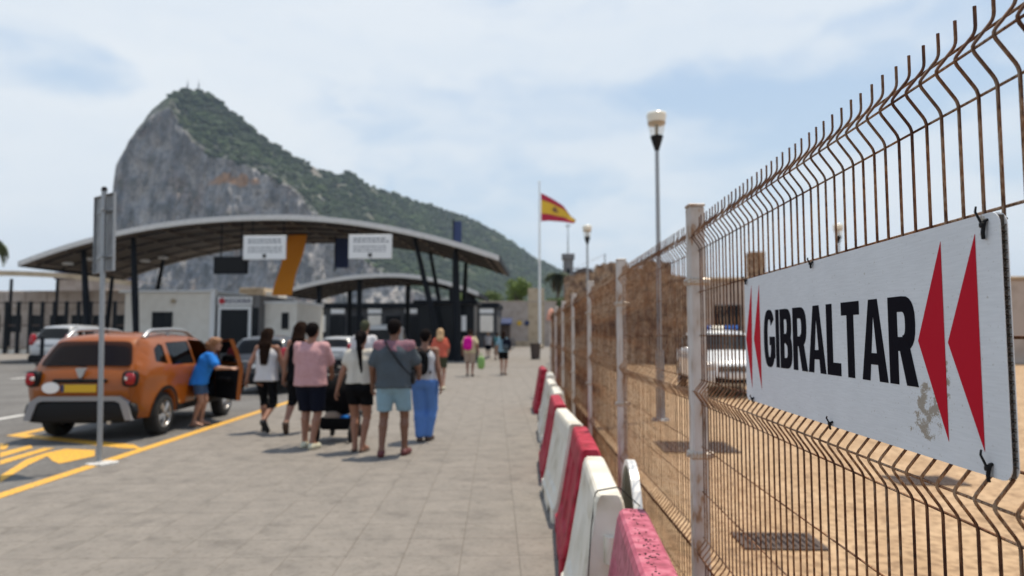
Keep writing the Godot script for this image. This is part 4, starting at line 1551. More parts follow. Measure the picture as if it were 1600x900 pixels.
# ---------------------------------------------------------------- the yard behind the fence
func build_yard() -> void:
	# ruined stone wall; its top is ragged
	var t := thing("stone_wall", "old brown rubble wall with a ragged top behind the fence", "wall", Vector3(0, 0, -36.0))
	var f := noise(0.9, 4, 4)
	var rough := noise(0.5, 5, 11)
	var prof := [[1.0, 4.60], [1.8, 4.75], [2.6, 4.80], [2.65, 5.2], [4.3, 5.45], [4.35, 5.0], [5.2, 5.05], [5.25, 5.45], [6.6, 5.35], [6.65, 4.7], [7.4, 4.55]]
	var front := []
	var lid := []
	for r in 27:
		var row := []
		for q in 61:
			var x := lerpf(1.0, 7.4, q / 60.0)
			var h := along(prof, x) + 0.12 * f.get_noise_1d(x * 3.0)
			var y := h * r / 26.0
			row.append(Vector3(x, y, 0.20 * rough.get_noise_3d(x * 1.6, y * 2.2, 0.0) + 0.10 * f.get_noise_3d(x * 5.0, y * 5.0, 2.0)))
		front.append(row)
	for s in 2:
		var row := []
		for q in 61:
			row.append(front[26][q] + Vector3(0, 0, -1.0 * s))
		lid.append(row)
	obj("masonry", Mb.new().grid(front, Vector3(0, 0, 1)), M.old_stone, t)
	obj("wall_top", Mb.new().grid(lid, Vector3.UP), M.old_stone, t)
	obj("core", Mb.new().box(Vector3(4.2, 2.15, -0.75), Vector3(6.3, 4.3, 0.9)), M.old_stone, t)
	var b := thing("yard_building", "low beige building with a flat roof and square chimney behind the yard", "building", Vector3(7.4, 0, -36.6))
	obj("wall", Mb.new().box(Vector3(14.0, 2.2, -3.0), Vector3(28.0, 4.4, 6.0), 0.05), M.beige_wall, b)
	obj("parapet", Mb.new().box(Vector3(14.0, 4.48, -3.0), Vector3(28.3, 0.16, 6.3), 0.03), M.tan_wall, b)
	obj("chimney", Mb.new().box(Vector3(4.05, 5.15, -1.0), Vector3(0.82, 1.7, 0.8), 0.03), M.old_stone, b)
	for k in 8:
		window(b, Vector3(2.2 + 3.2 * k, 2.4, 0.03), 1.3, 1.3, 1, M.steel_dark)
	# drain grates set in the sand
	for e in [[2.03, -9.50, 0.95, 0.85, "iron drain grate beyond the first fence post, farther of the two rectangular ones"], [1.71, -5.24, 0.56, 0.36, "iron drain grate in the sand closest to the fence foot"], [3.95, -7.45, 0.66, 0.40, "iron drain grate seen just under the sign's lower edge"]]:
		var g := thing("drain_grate", e[4], "grate", Vector3(e[0], 0.004, e[1]), 0.0, "grates in the yard")
		var fr := Mb.new()
		for s: float in [-1.0, 1.0]:
			fr.box(Vector3(s * e[2] / 2, 0.006, 0), Vector3(0.035, 0.022, e[3] + 0.035), 0.003)
			fr.box(Vector3(0, 0.006, s * e[3] / 2), Vector3(e[2] - 0.035, 0.022, 0.035), 0.003)
		obj("frame", fr, M.bin_brown, g)
		obj("pit", Mb.new().box(Vector3(0, 0.002, 0), Vector3(e[2] - 0.03, 0.004, e[3] - 0.03)), M.pit, g)
		for k in 11:
			obj("slat", Mb.new().box(Vector3(e[2] * ((k + 0.5) / 11.0 - 0.5), 0.008, 0), Vector3(e[2] / 11.0 * 0.5, 0.012, e[3] - 0.04), 0.002), M.bin_brown, g)


# ---------------------------------------------------------------- street furniture
func lamp(at: Vector3, label: String) -> void:
	var t := thing("street_lamp", label, "street lamp", at, 0.0, "cone lantern street lamps")
	obj("pole", Mb.new().tube([Vector3(0, 0, 0), Vector3(0, 1.2, 0), Vector3(0, 1.3, 0), Vector3(0, 4.95, 0)], [0.075, 0.075, 0.045, 0.036], 12), M.galvanised, t)
	obj("base", Mb.new().lathe([Vector2(0.16, 0), Vector2(0.16, 0.03), Vector2(0.09, 0.06), Vector2(0.08, 0.25)], 12), M.galvanised, t)
	obj("cone", Mb.new().lathe([Vector2(0.03, 4.88), Vector2(0.045, 4.92), Vector2(0.118, 5.16), Vector2(0.112, 5.175), Vector2(0.0, 5.175)], 20), M.black_plastic, t)
	obj("stem", Mb.new().tube([Vector3(0, 5.17, 0), Vector3(0, 5.42, 0)], 0.03, 8), M.steel_dark, t)
	obj("glass_shade", Mb.new().lathe([Vector2(0.118, 5.176), Vector2(0.158, 5.40)], 24), M.lamp_glass, t)
	obj("reflector_rim", Mb.new().lathe([Vector2(0.0, 5.385), Vector2(0.160, 5.395), Vector2(0.163, 5.415), Vector2(0.160, 5.43)], 24), M.tan_wall, t)
	obj("hood", Mb.new().lathe([Vector2(0.161, 5.43), Vector2(0.182, 5.56), Vector2(0.172, 5.60), Vector2(0.09, 5.625), Vector2(0.0, 5.63)], 24), M.lamp_white, t)


func build_street_furniture() -> void:
	lamp(Vector3(2.06, 0, -12.46), "tall street lamp with a black cone and cream hood, nearest behind the fence")
	lamp(Vector3(1.60, 0.05, -25.8), "smaller looking street lamp beyond the flag, farther along the fence")
	lamp(Vector3(11.0, 0.05, -26.0), "street lamp seen faintly through the bars above the sign")
	# flag
	var t := thing("flagpole", "tall white flagpole at the far end of the pavement", "flagpole", Vector3(-0.60, -0.1, -75.0))
	obj("pole", Mb.new().tube([Vector3(0, 0, 0), Vector3(0, 18.5, 0)], [0.16, 0.07], 10), M.white_gloss, t)
	obj("finial", Mb.new().blob(Vector3(0, 18.55, 0), Vector3(0.12, 0.12, 0.12)), M.white_gloss, t)
	obj("base", Mb.new().box(Vector3(0, 0.25, 0), Vector3(0.9, 0.5, 0.9), 0.04), M.tan_wall, t)
	var fl := thing("spanish_flag", "red and yellow Spanish flag flying from the white flagpole", "flag", Vector3(-0.52, 0, -75.0))
	var at := func(u: float, v: float) -> Vector3:
		var top := 17.25 - 2.0 * u - 0.9 * smoothstep(0.65, 1.0, u)
		var low := 14.05 + 0.05 * sin(u * 6.0) - 0.30 * smoothstep(0.6, 1.0, u)
		return Vector3(0.1 + 3.55 * u + 0.25 * sin(v * 3.0) * u, lerpf(top, low, v), 0.45 * sin(u * 7.0 + v * 1.4) * u)
	for e in [[0.0, 0.24, M.flag_red, "red_stripe"], [0.24, 0.72, M.flag_yellow, "yellow_stripe"], [0.72, 1.0, M.flag_red, "red_stripe"]]:
		var g := []
		for r in 7:
			var row := []
			for q in 25:
				row.append(at.call(q / 24.0, lerpf(e[0], e[1], r / 6.0)))
			g.append(row)
		obj(e[3], Mb.new().grid(g, Vector3(0, 0, 1)), e[2], fl)
	var arms := Mb.new()
	for s: float in [-1.0, 1.0]:
		for part in [[0.36, 0.46, 0.40, 0.58], [0.315, 0.335, 0.42, 0.57], [0.485, 0.505, 0.42, 0.57], [0.38, 0.44, 0.34, 0.39]]:
			var g := []
			for r in 3:
				var row := []
				for q in 5:
					row.append(at.call(lerpf(part[0], part[1], q / 4.0), lerpf(part[2], part[3], r / 2.0)) + Vector3(0, 0, 0.012 * s))
				g.append(row)
			arms.grid(g, Vector3(0, 0, s))
	obj("coat_of_arms", arms, M.flag_arms, fl)
	# back of a traffic sign on the kerb
	var p := thing("traffic_sign", "grey back of a rectangular traffic sign on a post at the kerb", "traffic sign", Vector3(-5.37, 0, -8.10), -0.50)
	p.rotation.z = 0.042
	obj("post", Mb.new().tube([Vector3(0, 0, 0), Vector3(-0.005, 3.34, 0)], 0.030, 12), M.galvanised, p)
	obj("cap", Mb.new().lathe([Vector2(0.034, 3.32), Vector2(0.034, 3.36), Vector2(0.02, 3.375), Vector2(0, 3.375)], 10), M.dark_plastic, p)
	obj("plate", Mb.new().box(Vector3(-0.06, 2.80, -0.055), Vector3(0.46, 0.98, 0.006), 0.002), M.sign_back, p)
	var rim := Mb.new()
	for s: float in [-1.0, 1.0]:
		rim.box(Vector3(-0.06 + s * 0.228, 2.80, -0.040), Vector3(0.010, 0.985, 0.030), 0.002)
		rim.box(Vector3(-0.06, 2.80 + s * 0.486, -0.040), Vector3(0.446, 0.010, 0.030), 0.002)
	obj("plate_rim", rim, M.galvanised, p)
	for y: float in [2.50, 3.08]:
		obj("bracket", Mb.new().box(Vector3(-0.03, y, -0.036), Vector3(0.36, 0.035, 0.022), 0.003).box(Vector3(0, y, 0), Vector3(0.080, 0.036, 0.076), 0.006), M.galvanised, p)
	var foot := PackedVector2Array([Vector2(-0.10, -0.14), Vector2(0.02, -0.20), Vector2(0.24, -0.15), Vector2(0.26, 0.05), Vector2(0.10, 0.14), Vector2(-0.09, 0.10)])
	obj("concrete_foot", Mb.new().prism(foot, -0.02, 0.006, Transform3D(Basis(Vector3.RIGHT, Vector3(0, 0, -1), Vector3.UP), Vector3(0.06, 0, 0))), M.white_paint, p)
	# bin, bollard
	var b := thing("litter_bin", "brown litter bin at the foot of the far wall by the fence", "bin", Vector3(-0.62, 0, -43.0))
	obj("body", Mb.new().lathe([Vector2(0.27, 0.05), Vector2(0.33, 0.95), Vector2(0.35, 1.0), Vector2(0.30, 1.0), Vector2(0.28, 0.9)], 16), M.bin_brown, b)
	obj("foot", Mb.new().lathe([Vector2(0.30, 0), Vector2(0.30, 0.06), Vector2(0.2, 0.06)], 14), M.steel_dark, b)
	var bo := thing("bollard", "thin dark bollard left of the silver car", "bollard", Vector3(-19.9, -0.1, -26.2))
	obj("shaft", Mb.new().tube([Vector3(0, 0, 0), Vector3(0, 1.5, 0)], 0.07, 10), M.steel_dark, bo)
	obj("knob", Mb.new().blob(Vector3(0, 1.52, 0), Vector3(0.09, 0.08, 0.09)), M.steel_dark, bo)
	# a faded cloth thrown over the last fence post
	var rag := []
	for r in 9:
		var row := []
		for q in 9:
			var u := q / 8.0 - 0.5
			var v := r / 8.0 - 0.5
			var d := maxf(absf(u), absf(v)) * 2.0
			row.append(Vector3(u * 0.34 * (1.0 - 0.25 * d), 0.17 - 0.30 * pow(d, 1.6) + 0.02 * sin(q * 2.1 + r), v * 0.34 * (1.0 - 0.25 * d)))
		rag.append(row)
	var ro := obj("hanging_cloth", Mb.new().grid(rag, Vector3.UP), M.salmon)
	ro.position = Vector3(0.148, 2.02, -16.99)
	tag(ro, "salmon pink cloth thrown over the last post of the wire fence", "cloth")


# ---------------------------------------------------------------- trees
func palm(at: Vector3, high: float, reach: float, count: int, label: String, skirt := false) -> void:
	var t := thing("palm_tree", label, "palm tree", at)
	var path := []
	var rad := []
	for k in 9:
		var v := k / 8.0
		path.append(Vector3(0.25 * sin(v * 2.0), high * v, 0.1 * v))
		rad.append(lerpf(0.30, 0.20, v) + (0.10 if k == 8 else 0.0))
	obj("trunk", Mb.new().tube(path, rad, 10), M.bark, t)
	var top: Vector3 = path[-1]
	var crown := Node3D.new()
	crown.name = "crown"
	t.add_child(crown)
	crown.position = top
	for k in count:
		var lift := rng.randf_range(-0.35, 0.95) if not skirt or k < count * 0.65 else rng.randf_range(-1.3, -0.6)
		var m := Mb.new()
		var prev := Vector3.ZERO
		var dir := Vector3(cos(lift), sin(lift), 0)
		var ln := reach * rng.randf_range(0.8, 1.1)
		var spine := [prev]
		var n := 12
		for s in n:
			dir = (dir + Vector3(0, -0.16 - 0.03 * s * 0.6, 0)).normalized()
			prev += dir * ln / n
			spine.append(prev)
		m.tube(spine, 0.025, 4, false)
		for s in range(1, n + 1):
			for side: float in [-1.0, 1.0]:
				for h in 2:
					var b: Vector3 = spine[s].lerp(spine[s - 1], h * 0.5)
					var wl := reach * 0.24 * sin(PI * (0.15 + 0.8 * s / n)) + 0.05
					var tipp: Vector3 = b + Vector3(0.35, -0.45, side).normalized() * wl
					var wd := Vector3(0.055 * reach / 2.0, 0.02, 0)
					m.tri(b - wd, b + wd, tipp, Vector3(0, 1, 0.2 * side).normalized())
		var fr := obj("frond", m, M.frond_dry if lift < -0.6 else (M.frond if k % 2 else M.frond_dark), crown)
		fr.rotation.y = TAU * k / count * 1.618 * 3.0


func tree(at: Vector3, high: float, r: Vector3, leaves: int, label: String, m: Material, leaf := 0.22) -> void:
	var t := thing("broadleaf_tree", label, "tree", at, 0.0, "trees beyond the wall")
	var wood := Mb.new()
	wood.tube([Vector3(0, 0, 0), Vector3(0.1, high * 0.35, 0), Vector3(0.0, high * 0.7, 0.1)], [0.28, 0.22, 0.14], 8)
	var clumps := []
	for k in 16:
		var d := Vector3(rng.randfn(), rng.randfn(), rng.randfn()).normalized() * pow(rng.randf(), 0.4)
		clumps.append(Vector3(0, high - r.y, 0) + Vector3(d.x * r.x, d.y * r.y, d.z * r.z) * 0.75)
	for c in clumps:
		wood.tube([Vector3(0, high * 0.45, 0), (Vector3(0, high * 0.5, 0) + c) * 0.5, c], [0.10, 0.06, 0.02], 5)
	obj("trunk", wood, M.bark, t)
	var f := Mb.new()
	for k in leaves:
		var c: Vector3 = clumps[rng.randi() % clumps.size()]
		var d := Vector3(rng.randfn(), rng.randfn(), rng.randfn()).normalized()
		var p: Vector3 = c + Vector3(d.x * r.x, d.y * r.y, d.z * r.z) * 0.42 * pow(rng.randf(), 0.45)
		var nn := (d + Vector3(rng.randfn(), rng.randfn(), rng.randfn()) * 0.5).normalized()
		var u := nn.cross(Vector3(0.3, 1, 0.2)).normalized() * leaf * rng.randf_range(0.7, 1.3)
		var v := nn.cross(u).normalized() * leaf * 0.6
		f.quad(p - u, p + v, p + u, p - v, nn)
	obj("crown", f, m, t)


func build_trees() -> void:
	flat("bark", lin(0.11, 0.085, 0.06), 0.95)
	flat("frond", lin(0.060, 0.085, 0.025), 0.6)
	flat("frond_dark", lin(0.040, 0.058, 0.020), 0.6)
	flat("frond_dry", lin(0.17, 0.13, 0.065), 0.8)
	flat("leaf_bright", lin(0.115, 0.17, 0.020), 0.6)
	flat("leaf_green", lin(0.075, 0.115, 0.018), 0.6)
	for k in ["frond", "frond_dark", "leaf_bright", "leaf_green"]:
		M[k].backlight_enabled = true
		M[k].backlight = M[k].albedo_color * 0.45
	palm(Vector3(-51.2, -0.1, -60.0), 10.3, 2.7, 26, "palm tree cut by the left edge of the picture")
	palm(Vector3(1.75, -0.1, -108.0), 11.0, 3.0, 40, "bushy palm tree with drooping dry fronds right of the flagpole", true)
	tree(Vector3(-4.6, -0.1, -110.0), 11.0, Vector3(2.6, 2.4, 2.2), 5200, "bright green tree above the far wall, left of the flagpole", M.leaf_bright, 0.16)
	tree(Vector3(1.5, -0.1, -104.0), 7.6, Vector3(2.4, 1.1, 1.5), 3000, "low green bush under the bushy palm behind the wall", M.leaf_green, 0.15)
	tree(Vector3(-12.0, -0.1, -98.0), 8.2, Vector3(2.2, 2.0, 2.0), 3000, "green tree seen through the second canopy", M.leaf_bright, 0.16)
	tree(Vector3(-8.0, -0.1, -104.0), 8.8, Vector3(2.4, 1.8, 2.0), 3000, "darker green tree behind the canopy's right end", M.leaf_green, 0.16)


# ---------------------------------------------------------------- vehicles
# A body is a side outline in (s, y): s runs from the tail forward, y up from the road. The two flanks are sheets over
# that outline bent by a width function; a band round the outline closes roof, nose, tail and floor.
func car_outline(c: Dictionary) -> PackedVector2Array:
	var o = PackedVector2Array()
	for p in c.top:
		o.append(Vector2(p[0], p[1]))
	for s in [c.front, c.rear]:
		for k in 11:
			var a = PI * k / 10.0
			var p = Vector2(s + c.arch * cos(a), c.r + c.arch * sin(a))
			if p.y >= c.sill - 0.001:
				o.append(p)
			elif k == 0 or k == 10:
				o.append(Vector2(s + (1.0 if k == 0 else -1.0) * sqrt(maxf(c.arch * c.arch - (c.sill - c.r) * (c.sill - c.r), 0.0)), c.sill))
	return o


func car_edge(c: Dictionary, p: Vector2) -> float:
	var d = 9.0
	var t: Array = c.top
	for k in t.size() - 1:
		var q = Geometry2D.get_closest_point_to_segment(p, Vector2(t[k][0], t[k][1]), Vector2(t[k + 1][0], t[k + 1][1]))
		d = minf(d, q.distance_to(p))
	return d


func car_w(c: Dictionary, p: Vector2) -> float:
	var u = absf(p.x - c.len / 2) / (c.len / 2)
	var w: float = c.half * (1.0 - 0.075 * pow(u, 5.0))
	if p.y > c.belt:
		w -= c.tumble * (p.y - c.belt) / (c.roof - c.belt) + 0.012
	else:
		w -= 0.07 * pow((c.belt - p.y) / c.belt, 2.0)
		w += 0.018 * exp(-pow((p.y - c.belt * 0.86) / 0.10, 2.0))
	for s in [c.front, c.rear]:
		var dw = p.distance_to(Vector2(s, c.r))
		w += 0.022 * exp(-pow((dw - c.arch - 0.02) / 0.11, 2.0))
	var e = car_edge(c, p)
	var r: float = c.get("round", 0.13)
	if e < r:
		var t = 1.0 - e / r
		w -= r * 0.8 * (1.0 - sqrt(maxf(1.0 - t * t, 0.0)))
	return w


func flank(c: Dictionary, keep: Array, cutouts: Array, side: float, off = 0.0, cell = 0.12) -> Mb:
	# the part of a flank inside the polygons of keep and outside those of cutouts
	var mb = Mb.new()
	var cache = {}
	var x = -0.05
	while x < c.len + 0.1:
		var y = 0.1
		while y < c.roof + 0.1:
			var pieces = [PackedVector2Array([Vector2(x, y), Vector2(x + cell, y), Vector2(x + cell, y + cell), Vector2(x, y + cell)])]
			for k in keep:
				var nxt = []
				for p in pieces:
					nxt.append_array(Geometry2D.intersect_polygons(p, k))
				pieces = nxt
			for k in cutouts:
				var nxt = []
				for p in pieces:
					nxt.append_array(Geometry2D.clip_polygons(p, k))
				pieces = nxt
			for p in pieces:
				var tr = Geometry2D.triangulate_polygon(p)
				for k in range(0, tr.size(), 3):
					var id = []
					for m in 3:
						var q: Vector2 = p[tr[k + m]]
						var key = Vector2i(int(round(q.x * 4000)), int(round(q.y * 4000)))
						if not cache.has(key):
							var h = 0.015
							var w0 = car_w(c, q)
							var nn = Vector3(1.0, -(car_w(c, q + Vector2(0, h)) - car_w(c, q - Vector2(0, h))) / (2 * h), (car_w(c, q + Vector2(h, 0)) - car_w(c, q - Vector2(h, 0))) / (2 * h)).normalized()
							nn.x *= side
							cache[key] = mb.vert(Vector3(side * (w0 + off), q.y, -(q.x - c.rear)), nn)
						id.append(cache[key])
					mb.face(id[0], id[1], id[2])
			y += cell
		x += cell
	return mb


func band(c: Dictionary, o: PackedVector2Array) -> Mb:
	var mb = Mb.new()
	var pts = []
	for k in o.size():
		var a = o[k]
		var b = o[(k + 1) % o.size()]
		var n = maxi(1, int(a.distance_to(b) / 0.10))
		for s in n:
			pts.append(a.lerp(b, float(s) / n))
	pts.append(pts[0])
	var rows = []
	for q in 9:
		var row = []
		for j in pts.size():
			var p: Vector2 = pts[j]
			var f = q / 4.0 - 1.0
			var a: Vector2 = pts[(j + pts.size() - 2) % (pts.size() - 1)]
			var b: Vector2 = pts[(j + 1) % (pts.size() - 1)]
			var t = (b - a).normalized()
			var crown: float = 0.035 * (1.0 - f * f) if p.y > 0.35 and (p.y > c.belt * 0.6 or p.x < 0.2 or p.x > c.len - 0.2) else 0.0
			var pp = p + Vector2(-t.y, t.x) * crown
			row.append(Vector3(f * car_w(c, p), pp.y, -(pp.x - c.rear)))
		rows.append(row)
	# normals from the outline itself
	var k0 = mb.v.size()
	var n2 = pts.size()
	for row in rows:
		for j in n2:
			var a: Vector2 = pts[(j + n2 - 2) % (n2 - 1)]
			var b: Vector2 = pts[(j + 1) % (n2 - 1)]
			var t = (b - a).normalized()
			var f: float = row[j].x / maxf(car_w(c, pts[j]), 0.01)
			mb.vert(row[j], Vector3(0.45 * f * f * f, t.x, t.y).normalized())
	for r in 8:
		for j in n2 - 1:
			var a = k0 + r * n2 + j
			mb.face(a, a + 1, a + n2 + 1)
			mb.face(a, a + n2 + 1, a + n2)
	return mb


func set_panel(c: Dictionary, a: Vector2, b: Vector2, wa: float, wb: float, thick: float, corner = 0.08) -> Mb:
	# a pane or plate lying along the outline from a up to b
	var d = b - a
	var poly = PackedVector2Array()
	var raw = [Vector2(-wa, 0), Vector2(wa, 0), Vector2(wb, d.length()), Vector2(-wb, d.length())]
	for k in 4:
		var p: Vector2 = raw[k]
		var q: Vector2 = raw[(k + 3) % 4]
		var r: Vector2 = raw[(k + 1) % 4]
		var p0 = p + (q - p).normalized() * corner
		var p1 = p + (r - p).normalized() * corner
		for s in 4:
			var t = s / 3.0
			poly.append(p0.lerp(p, t).lerp(p.lerp(p1, t), t))
	var up = Vector3(0, d.normalized().y, -d.normalized().x)
	var out = Vector3(1, 0, 0).cross(up)
	if a.x > c.len / 2:
		out = -out
	var mid = Vector3(0, a.y, -(a.x - c.rear))
	# cut into upright strips that follow the crown of the body
	var mb = Mb.new()
	var wmax = maxf(wa, wb)
	var n = 14
	for k in n:
		var x0 = lerpf(-wmax, wmax, float(k) / n)
		var x1 = lerpf(-wmax, wmax, float(k + 1) / n)
		for p in Geometry2D.intersect_polygons(poly, PackedVector2Array([Vector2(x0, -1), Vector2(x1, -1), Vector2(x1, 3), Vector2(x0, 3)])):
			var tr = Geometry2D.triangulate_polygon(p)
			for j in range(0, tr.size(), 3):
				var id = []
				for m in 3:
					var q = p[tr[j + m]]
					var f = q.x / (c.half * 0.92)
					id.append(mb.vert(mid + Vector3(q.x, 0, 0) + up * q.y + out * (0.035 * (1.0 - f * f) + thick), (out + Vector3(0.09 * f, 0, 0)).normalized()))
				mb.face(id[0], id[1], id[2])
	return mb


func wheel(parent: Node3D, at: Vector3, r: float, side: float, wide = 0.215, rim_mat: Material = null) -> void:
	var turn = Transform3D(Basis(Vector3(0, 0, 1), -PI / 2 * side), at)
	var h = wide / 2
	var ty = Mb.new().lathe([Vector2(r * 0.60, -h), Vector2(r * 0.86, -h), Vector2(r * 0.97, -h * 0.8), Vector2(r, -h * 0.45), Vector2(r, h * 0.45), Vector2(r * 0.97, h * 0.8), Vector2(r * 0.86, h), Vector2(r * 0.62, h), Vector2(r * 0.60, h * 0.8)], 28, turn)
	var w = obj("wheel", ty, M.tyre, parent)
	var rim = Mb.new()
	rim.lathe([Vector2(r * 0.645, h * 0.96), Vector2(r * 0.60, h * 1.0), Vector2(r * 0.57, h * 0.7), Vector2(r * 0.55, -h * 0.2), Vector2(0.0, -h * 0.3)], 24, turn)
	obj("brake", Mb.new().lathe([Vector2(r * 0.44, -h * 0.1), Vector2(r * 0.44, 0.0), Vector2(0, 0.0)], 16, turn), M.dark_plastic, w)
	for k in 5:
		var a = TAU * k / 5.0
		for s: float in [-0.13, 0.13]:
			var d = Vector3(cos(a + s), 0, sin(a + s))
			var d0 = Vector3(cos(a), 0, sin(a))
			rim.tube([turn * (d0 * r * 0.08 + Vector3(0, h * 0.75, 0)), turn * (d * r * 0.33 + Vector3(0, h * 0.86, 0)), turn * (d * r * 0.60 + Vector3(0, h * 0.78, 0))], [0.030, 0.022, 0.026], 5)
	rim.lathe([Vector2(r * 0.13, h * 0.6), Vector2(r * 0.13, h * 0.88), Vector2(0.0, h * 0.92)], 12, turn)
	obj("rim", rim, rim_mat if rim_mat else M.alloy, w)


func car_base(c: Dictionary, t: Node3D, paint: Material, keep_door = []) -> void:
	var o = car_outline(c)
	var wins = []
	for w in c.windows:
		wins.append(stroke_poly(w))
	var cut_right = wins.duplicate()
	for d in keep_door:
		cut_right.append(d)
	var body = Mb.new()
	body.join(flank(c, [o], cut_right, 1.0))
	body.join(flank(c, [o], wins, -1.0))
	body.join(band(c, o))
	obj("body", body, paint, t)
	for w in wins:
		for side: float in [-1.0, 1.0]:
			if side > 0.0 and keep_door.size() and Geometry2D.intersect_polygons(w, keep_door[0]).size() and Geometry2D.clip_polygons(w, keep_door[0]).is_empty():
				continue
			obj("window", flank(c, [w], [], side, -0.012), M.car_glass, t)
	obj("underbody", Mb.new().box(Vector3(0, c.sill + 0.06, -(c.len / 2 - c.rear)), Vector3(c.half * 1.5, 0.10, c.len * 0.86), 0.03), M.dark_plastic, t)
	for s in [c.front, c.rear]:
		for side: float in [-1.0, 1.0]:
			wheel(t, Vector3(side * (c.half - 0.115), c.r, -(s - c.rear)), c.r, side, 0.215, c.get("rim"))
			# the lining of the wheel house
			var lin_ = Mb.new()
			var rows = []
			for k in 13:
				var a = PI * k / 12.0
				var p = Vector3(0, c.r + (c.arch + 0.004) * sin(a), -(s + (c.arch + 0.004) * cos(a) - c.rear))
				rows.append([p + Vector3(side * (c.half - 0.08), 0, 0), p + Vector3(side * (c.half - 0.42), 0, 0)])
			lin_.grid(rows, Vector3(0, -1, 0))
			obj("wheel_house", lin_, M.dark_plastic, t)
	if c.get("trim", false):
		for s in [c.front, c.rear]:
			var ring_out = PackedVector2Array()
			var ring_in = PackedVector2Array()
			for k in 25:
				var a = TAU * k / 25.0
				ring_out.append(Vector2(s + (c.arch + 0.055) * cos(a), c.r + (c.arch + 0.055) * sin(a)))
				ring_in.append(Vector2(s + c.arch * cos(a), c.r + c.arch * sin(a)))
			for side: float in [-1.0, 1.0]:
				obj("arch_trim", flank(c, [ring_out, o], [ring_in], side, 0.010, 0.09), M.dark_plastic, t)
		var sill_poly = stroke_poly([[c.rear + c.arch, c.sill - 0.02], [c.front - c.arch, c.sill - 0.02], [c.front - c.arch, c.sill + 0.15], [c.rear + c.arch, c.sill + 0.15]])
		for side: float in [-1.0, 1.0]:
			obj("sill_trim", flank(c, [sill_poly, o], [], side, 0.008, 0.2), M.dark_plastic, t)


func plate(parent: Node3D, at: Vector3, col: Material, turn = Basis.IDENTITY) -> void:
	var p = obj("number_plate", Mb.new().box(at, Vector3(0.52, 0.115, 0.014), 0.003, turn), col, parent)
	obj("blue_band", Mb.new().box(at + turn * Vector3(-0.235, 0, 0.008), Vector3(0.045, 0.105, 0.004), 0.0, turn), M.blue_cloth, p)


func build_cars() -> void:
	flat("tyre", lin(0.012, 0.012, 0.012), 0.9)
	flat("alloy", lin(0.42, 0.42, 0.42), 0.35, 0.7)
	glass("car_glass", Color(0.012, 0.014, 0.017), 0.86).metallic_specular = 0.3
	for e in [["orange_car", lin(0.26, 0.066, 0.003)], ["silver_car", lin(0.42, 0.43, 0.44)], ["black_car", lin(0.018, 0.019, 0.022)], ["white_car", lin(0.70, 0.70, 0.69)], ["grey_car", lin(0.045, 0.048, 0.055)]]:
		var m = flat(e[0], e[1], 0.38, 0.25 if e[0] != "white_car" else 0.0)
		if e[0] == "orange_car":
			m.metallic = 0.0
			m.metallic_specular = 0.3
		m.clearcoat_enabled = true
		m.clearcoat = 0.6
		m.clearcoat_roughness = 0.06
	flat("tail_red", lin(0.30, 0.008, 0.014), 0.15)
	flat("lens_white", lin(0.62, 0.60, 0.58), 0.15)
	flat("skid_grey", lin(0.25, 0.25, 0.26), 0.5, 0.1)
	flat("plate_yellow", lin(0.58, 0.36, 0.012), 0.5)
	flat("plate_white", lin(0.66, 0.66, 0.64), 0.5)
	flat("seat_cloth", lin(0.030, 0.030, 0.032), 0.9)
	orange_car()
	# the other cars share two body shapes
	var hatch = {"len": 4.35, "half": 0.89, "rear": 0.80, "front": 3.42, "r": 0.33, "arch": 0.385, "sill": 0.26, "belt": 1.0, "roof": 1.58, "tumble": 0.20, "trim": true,
		"top": [[0.16, 0.26], [0.05, 0.45], [0.0, 0.70], [0.04, 0.95], [0.16, 1.08], [0.46, 1.45], [0.62, 1.53], [1.3, 1.58], [2.1, 1.56], [2.55, 1.48], [3.30, 1.03], [3.9, 0.92], [4.22, 0.80], [4.35, 0.55], [4.30, 0.34], [4.2, 0.26]],
		"windows": [[[0.52, 1.10], [0.95, 1.06], [0.95, 1.42], [0.70, 1.42]], [[1.02, 1.05], [1.85, 1.02], [1.85, 1.46], [1.02, 1.44]], [[1.92, 1.02], [3.02, 1.01], [2.50, 1.42], [1.92, 1.46]]]}
	var van = {"len": 5.0, "half": 0.98, "rear": 0.95, "front": 4.0, "r": 0.34, "arch": 0.40, "sill": 0.28, "belt": 1.2, "roof": 2.25, "tumble": 0.12, "trim": false,
		"top": [[0.06, 0.28], [0.0, 0.6], [0.0, 1.3], [0.05, 2.05], [0.18, 2.2], [1.5, 2.25], [3.3, 2.22], [3.6, 2.10], [4.35, 1.25], [4.85, 1.05], [5.0, 0.7], [4.96, 0.40], [4.85, 0.28]],
		"windows": [[[3.05, 1.25], [4.05, 1.22], [3.55, 1.95], [3.05, 1.98]], [[0.4, 1.3], [1.5, 1.3], [1.5, 1.95], [0.4, 1.95]]]}
	shared_car(hatch, "silver_suv", "silver and black off-road car at the left, ahead of the orange one", Vector3(-22.0, -0.1, -30.2), 0.02, M.silver_car, true, 1.14).scale = Vector3(1.10, 1.30, 1.14)
	shared_car(hatch, "dark_hatchback", "dark grey hatchback with a red tail light, parked ahead of the open orange door", Vector3(-7.95, -0.1, -19.2), 0.07, M.grey_car, true, 1.0)
	shared_car(hatch, "black_car", "black car half hidden behind the woman in the white vest", Vector3(-9.9, -0.1, -24.0), 0.05, M.black_car, true, 1.0)
	shared_car(hatch, "silver_hatchback", "silver hatchback with sun glinting off its rear, seen between the walkers", Vector3(-9.35, -0.1, -30.5), 0.05, M.silver_car, true, 0.97)
	shared_car(van, "white_van", "white van in the distance under the second canopy", Vector3(-10.3, -0.1, -43.0), 0.03, M.white_car, true, 1.0)
	patrol_car(hatch)


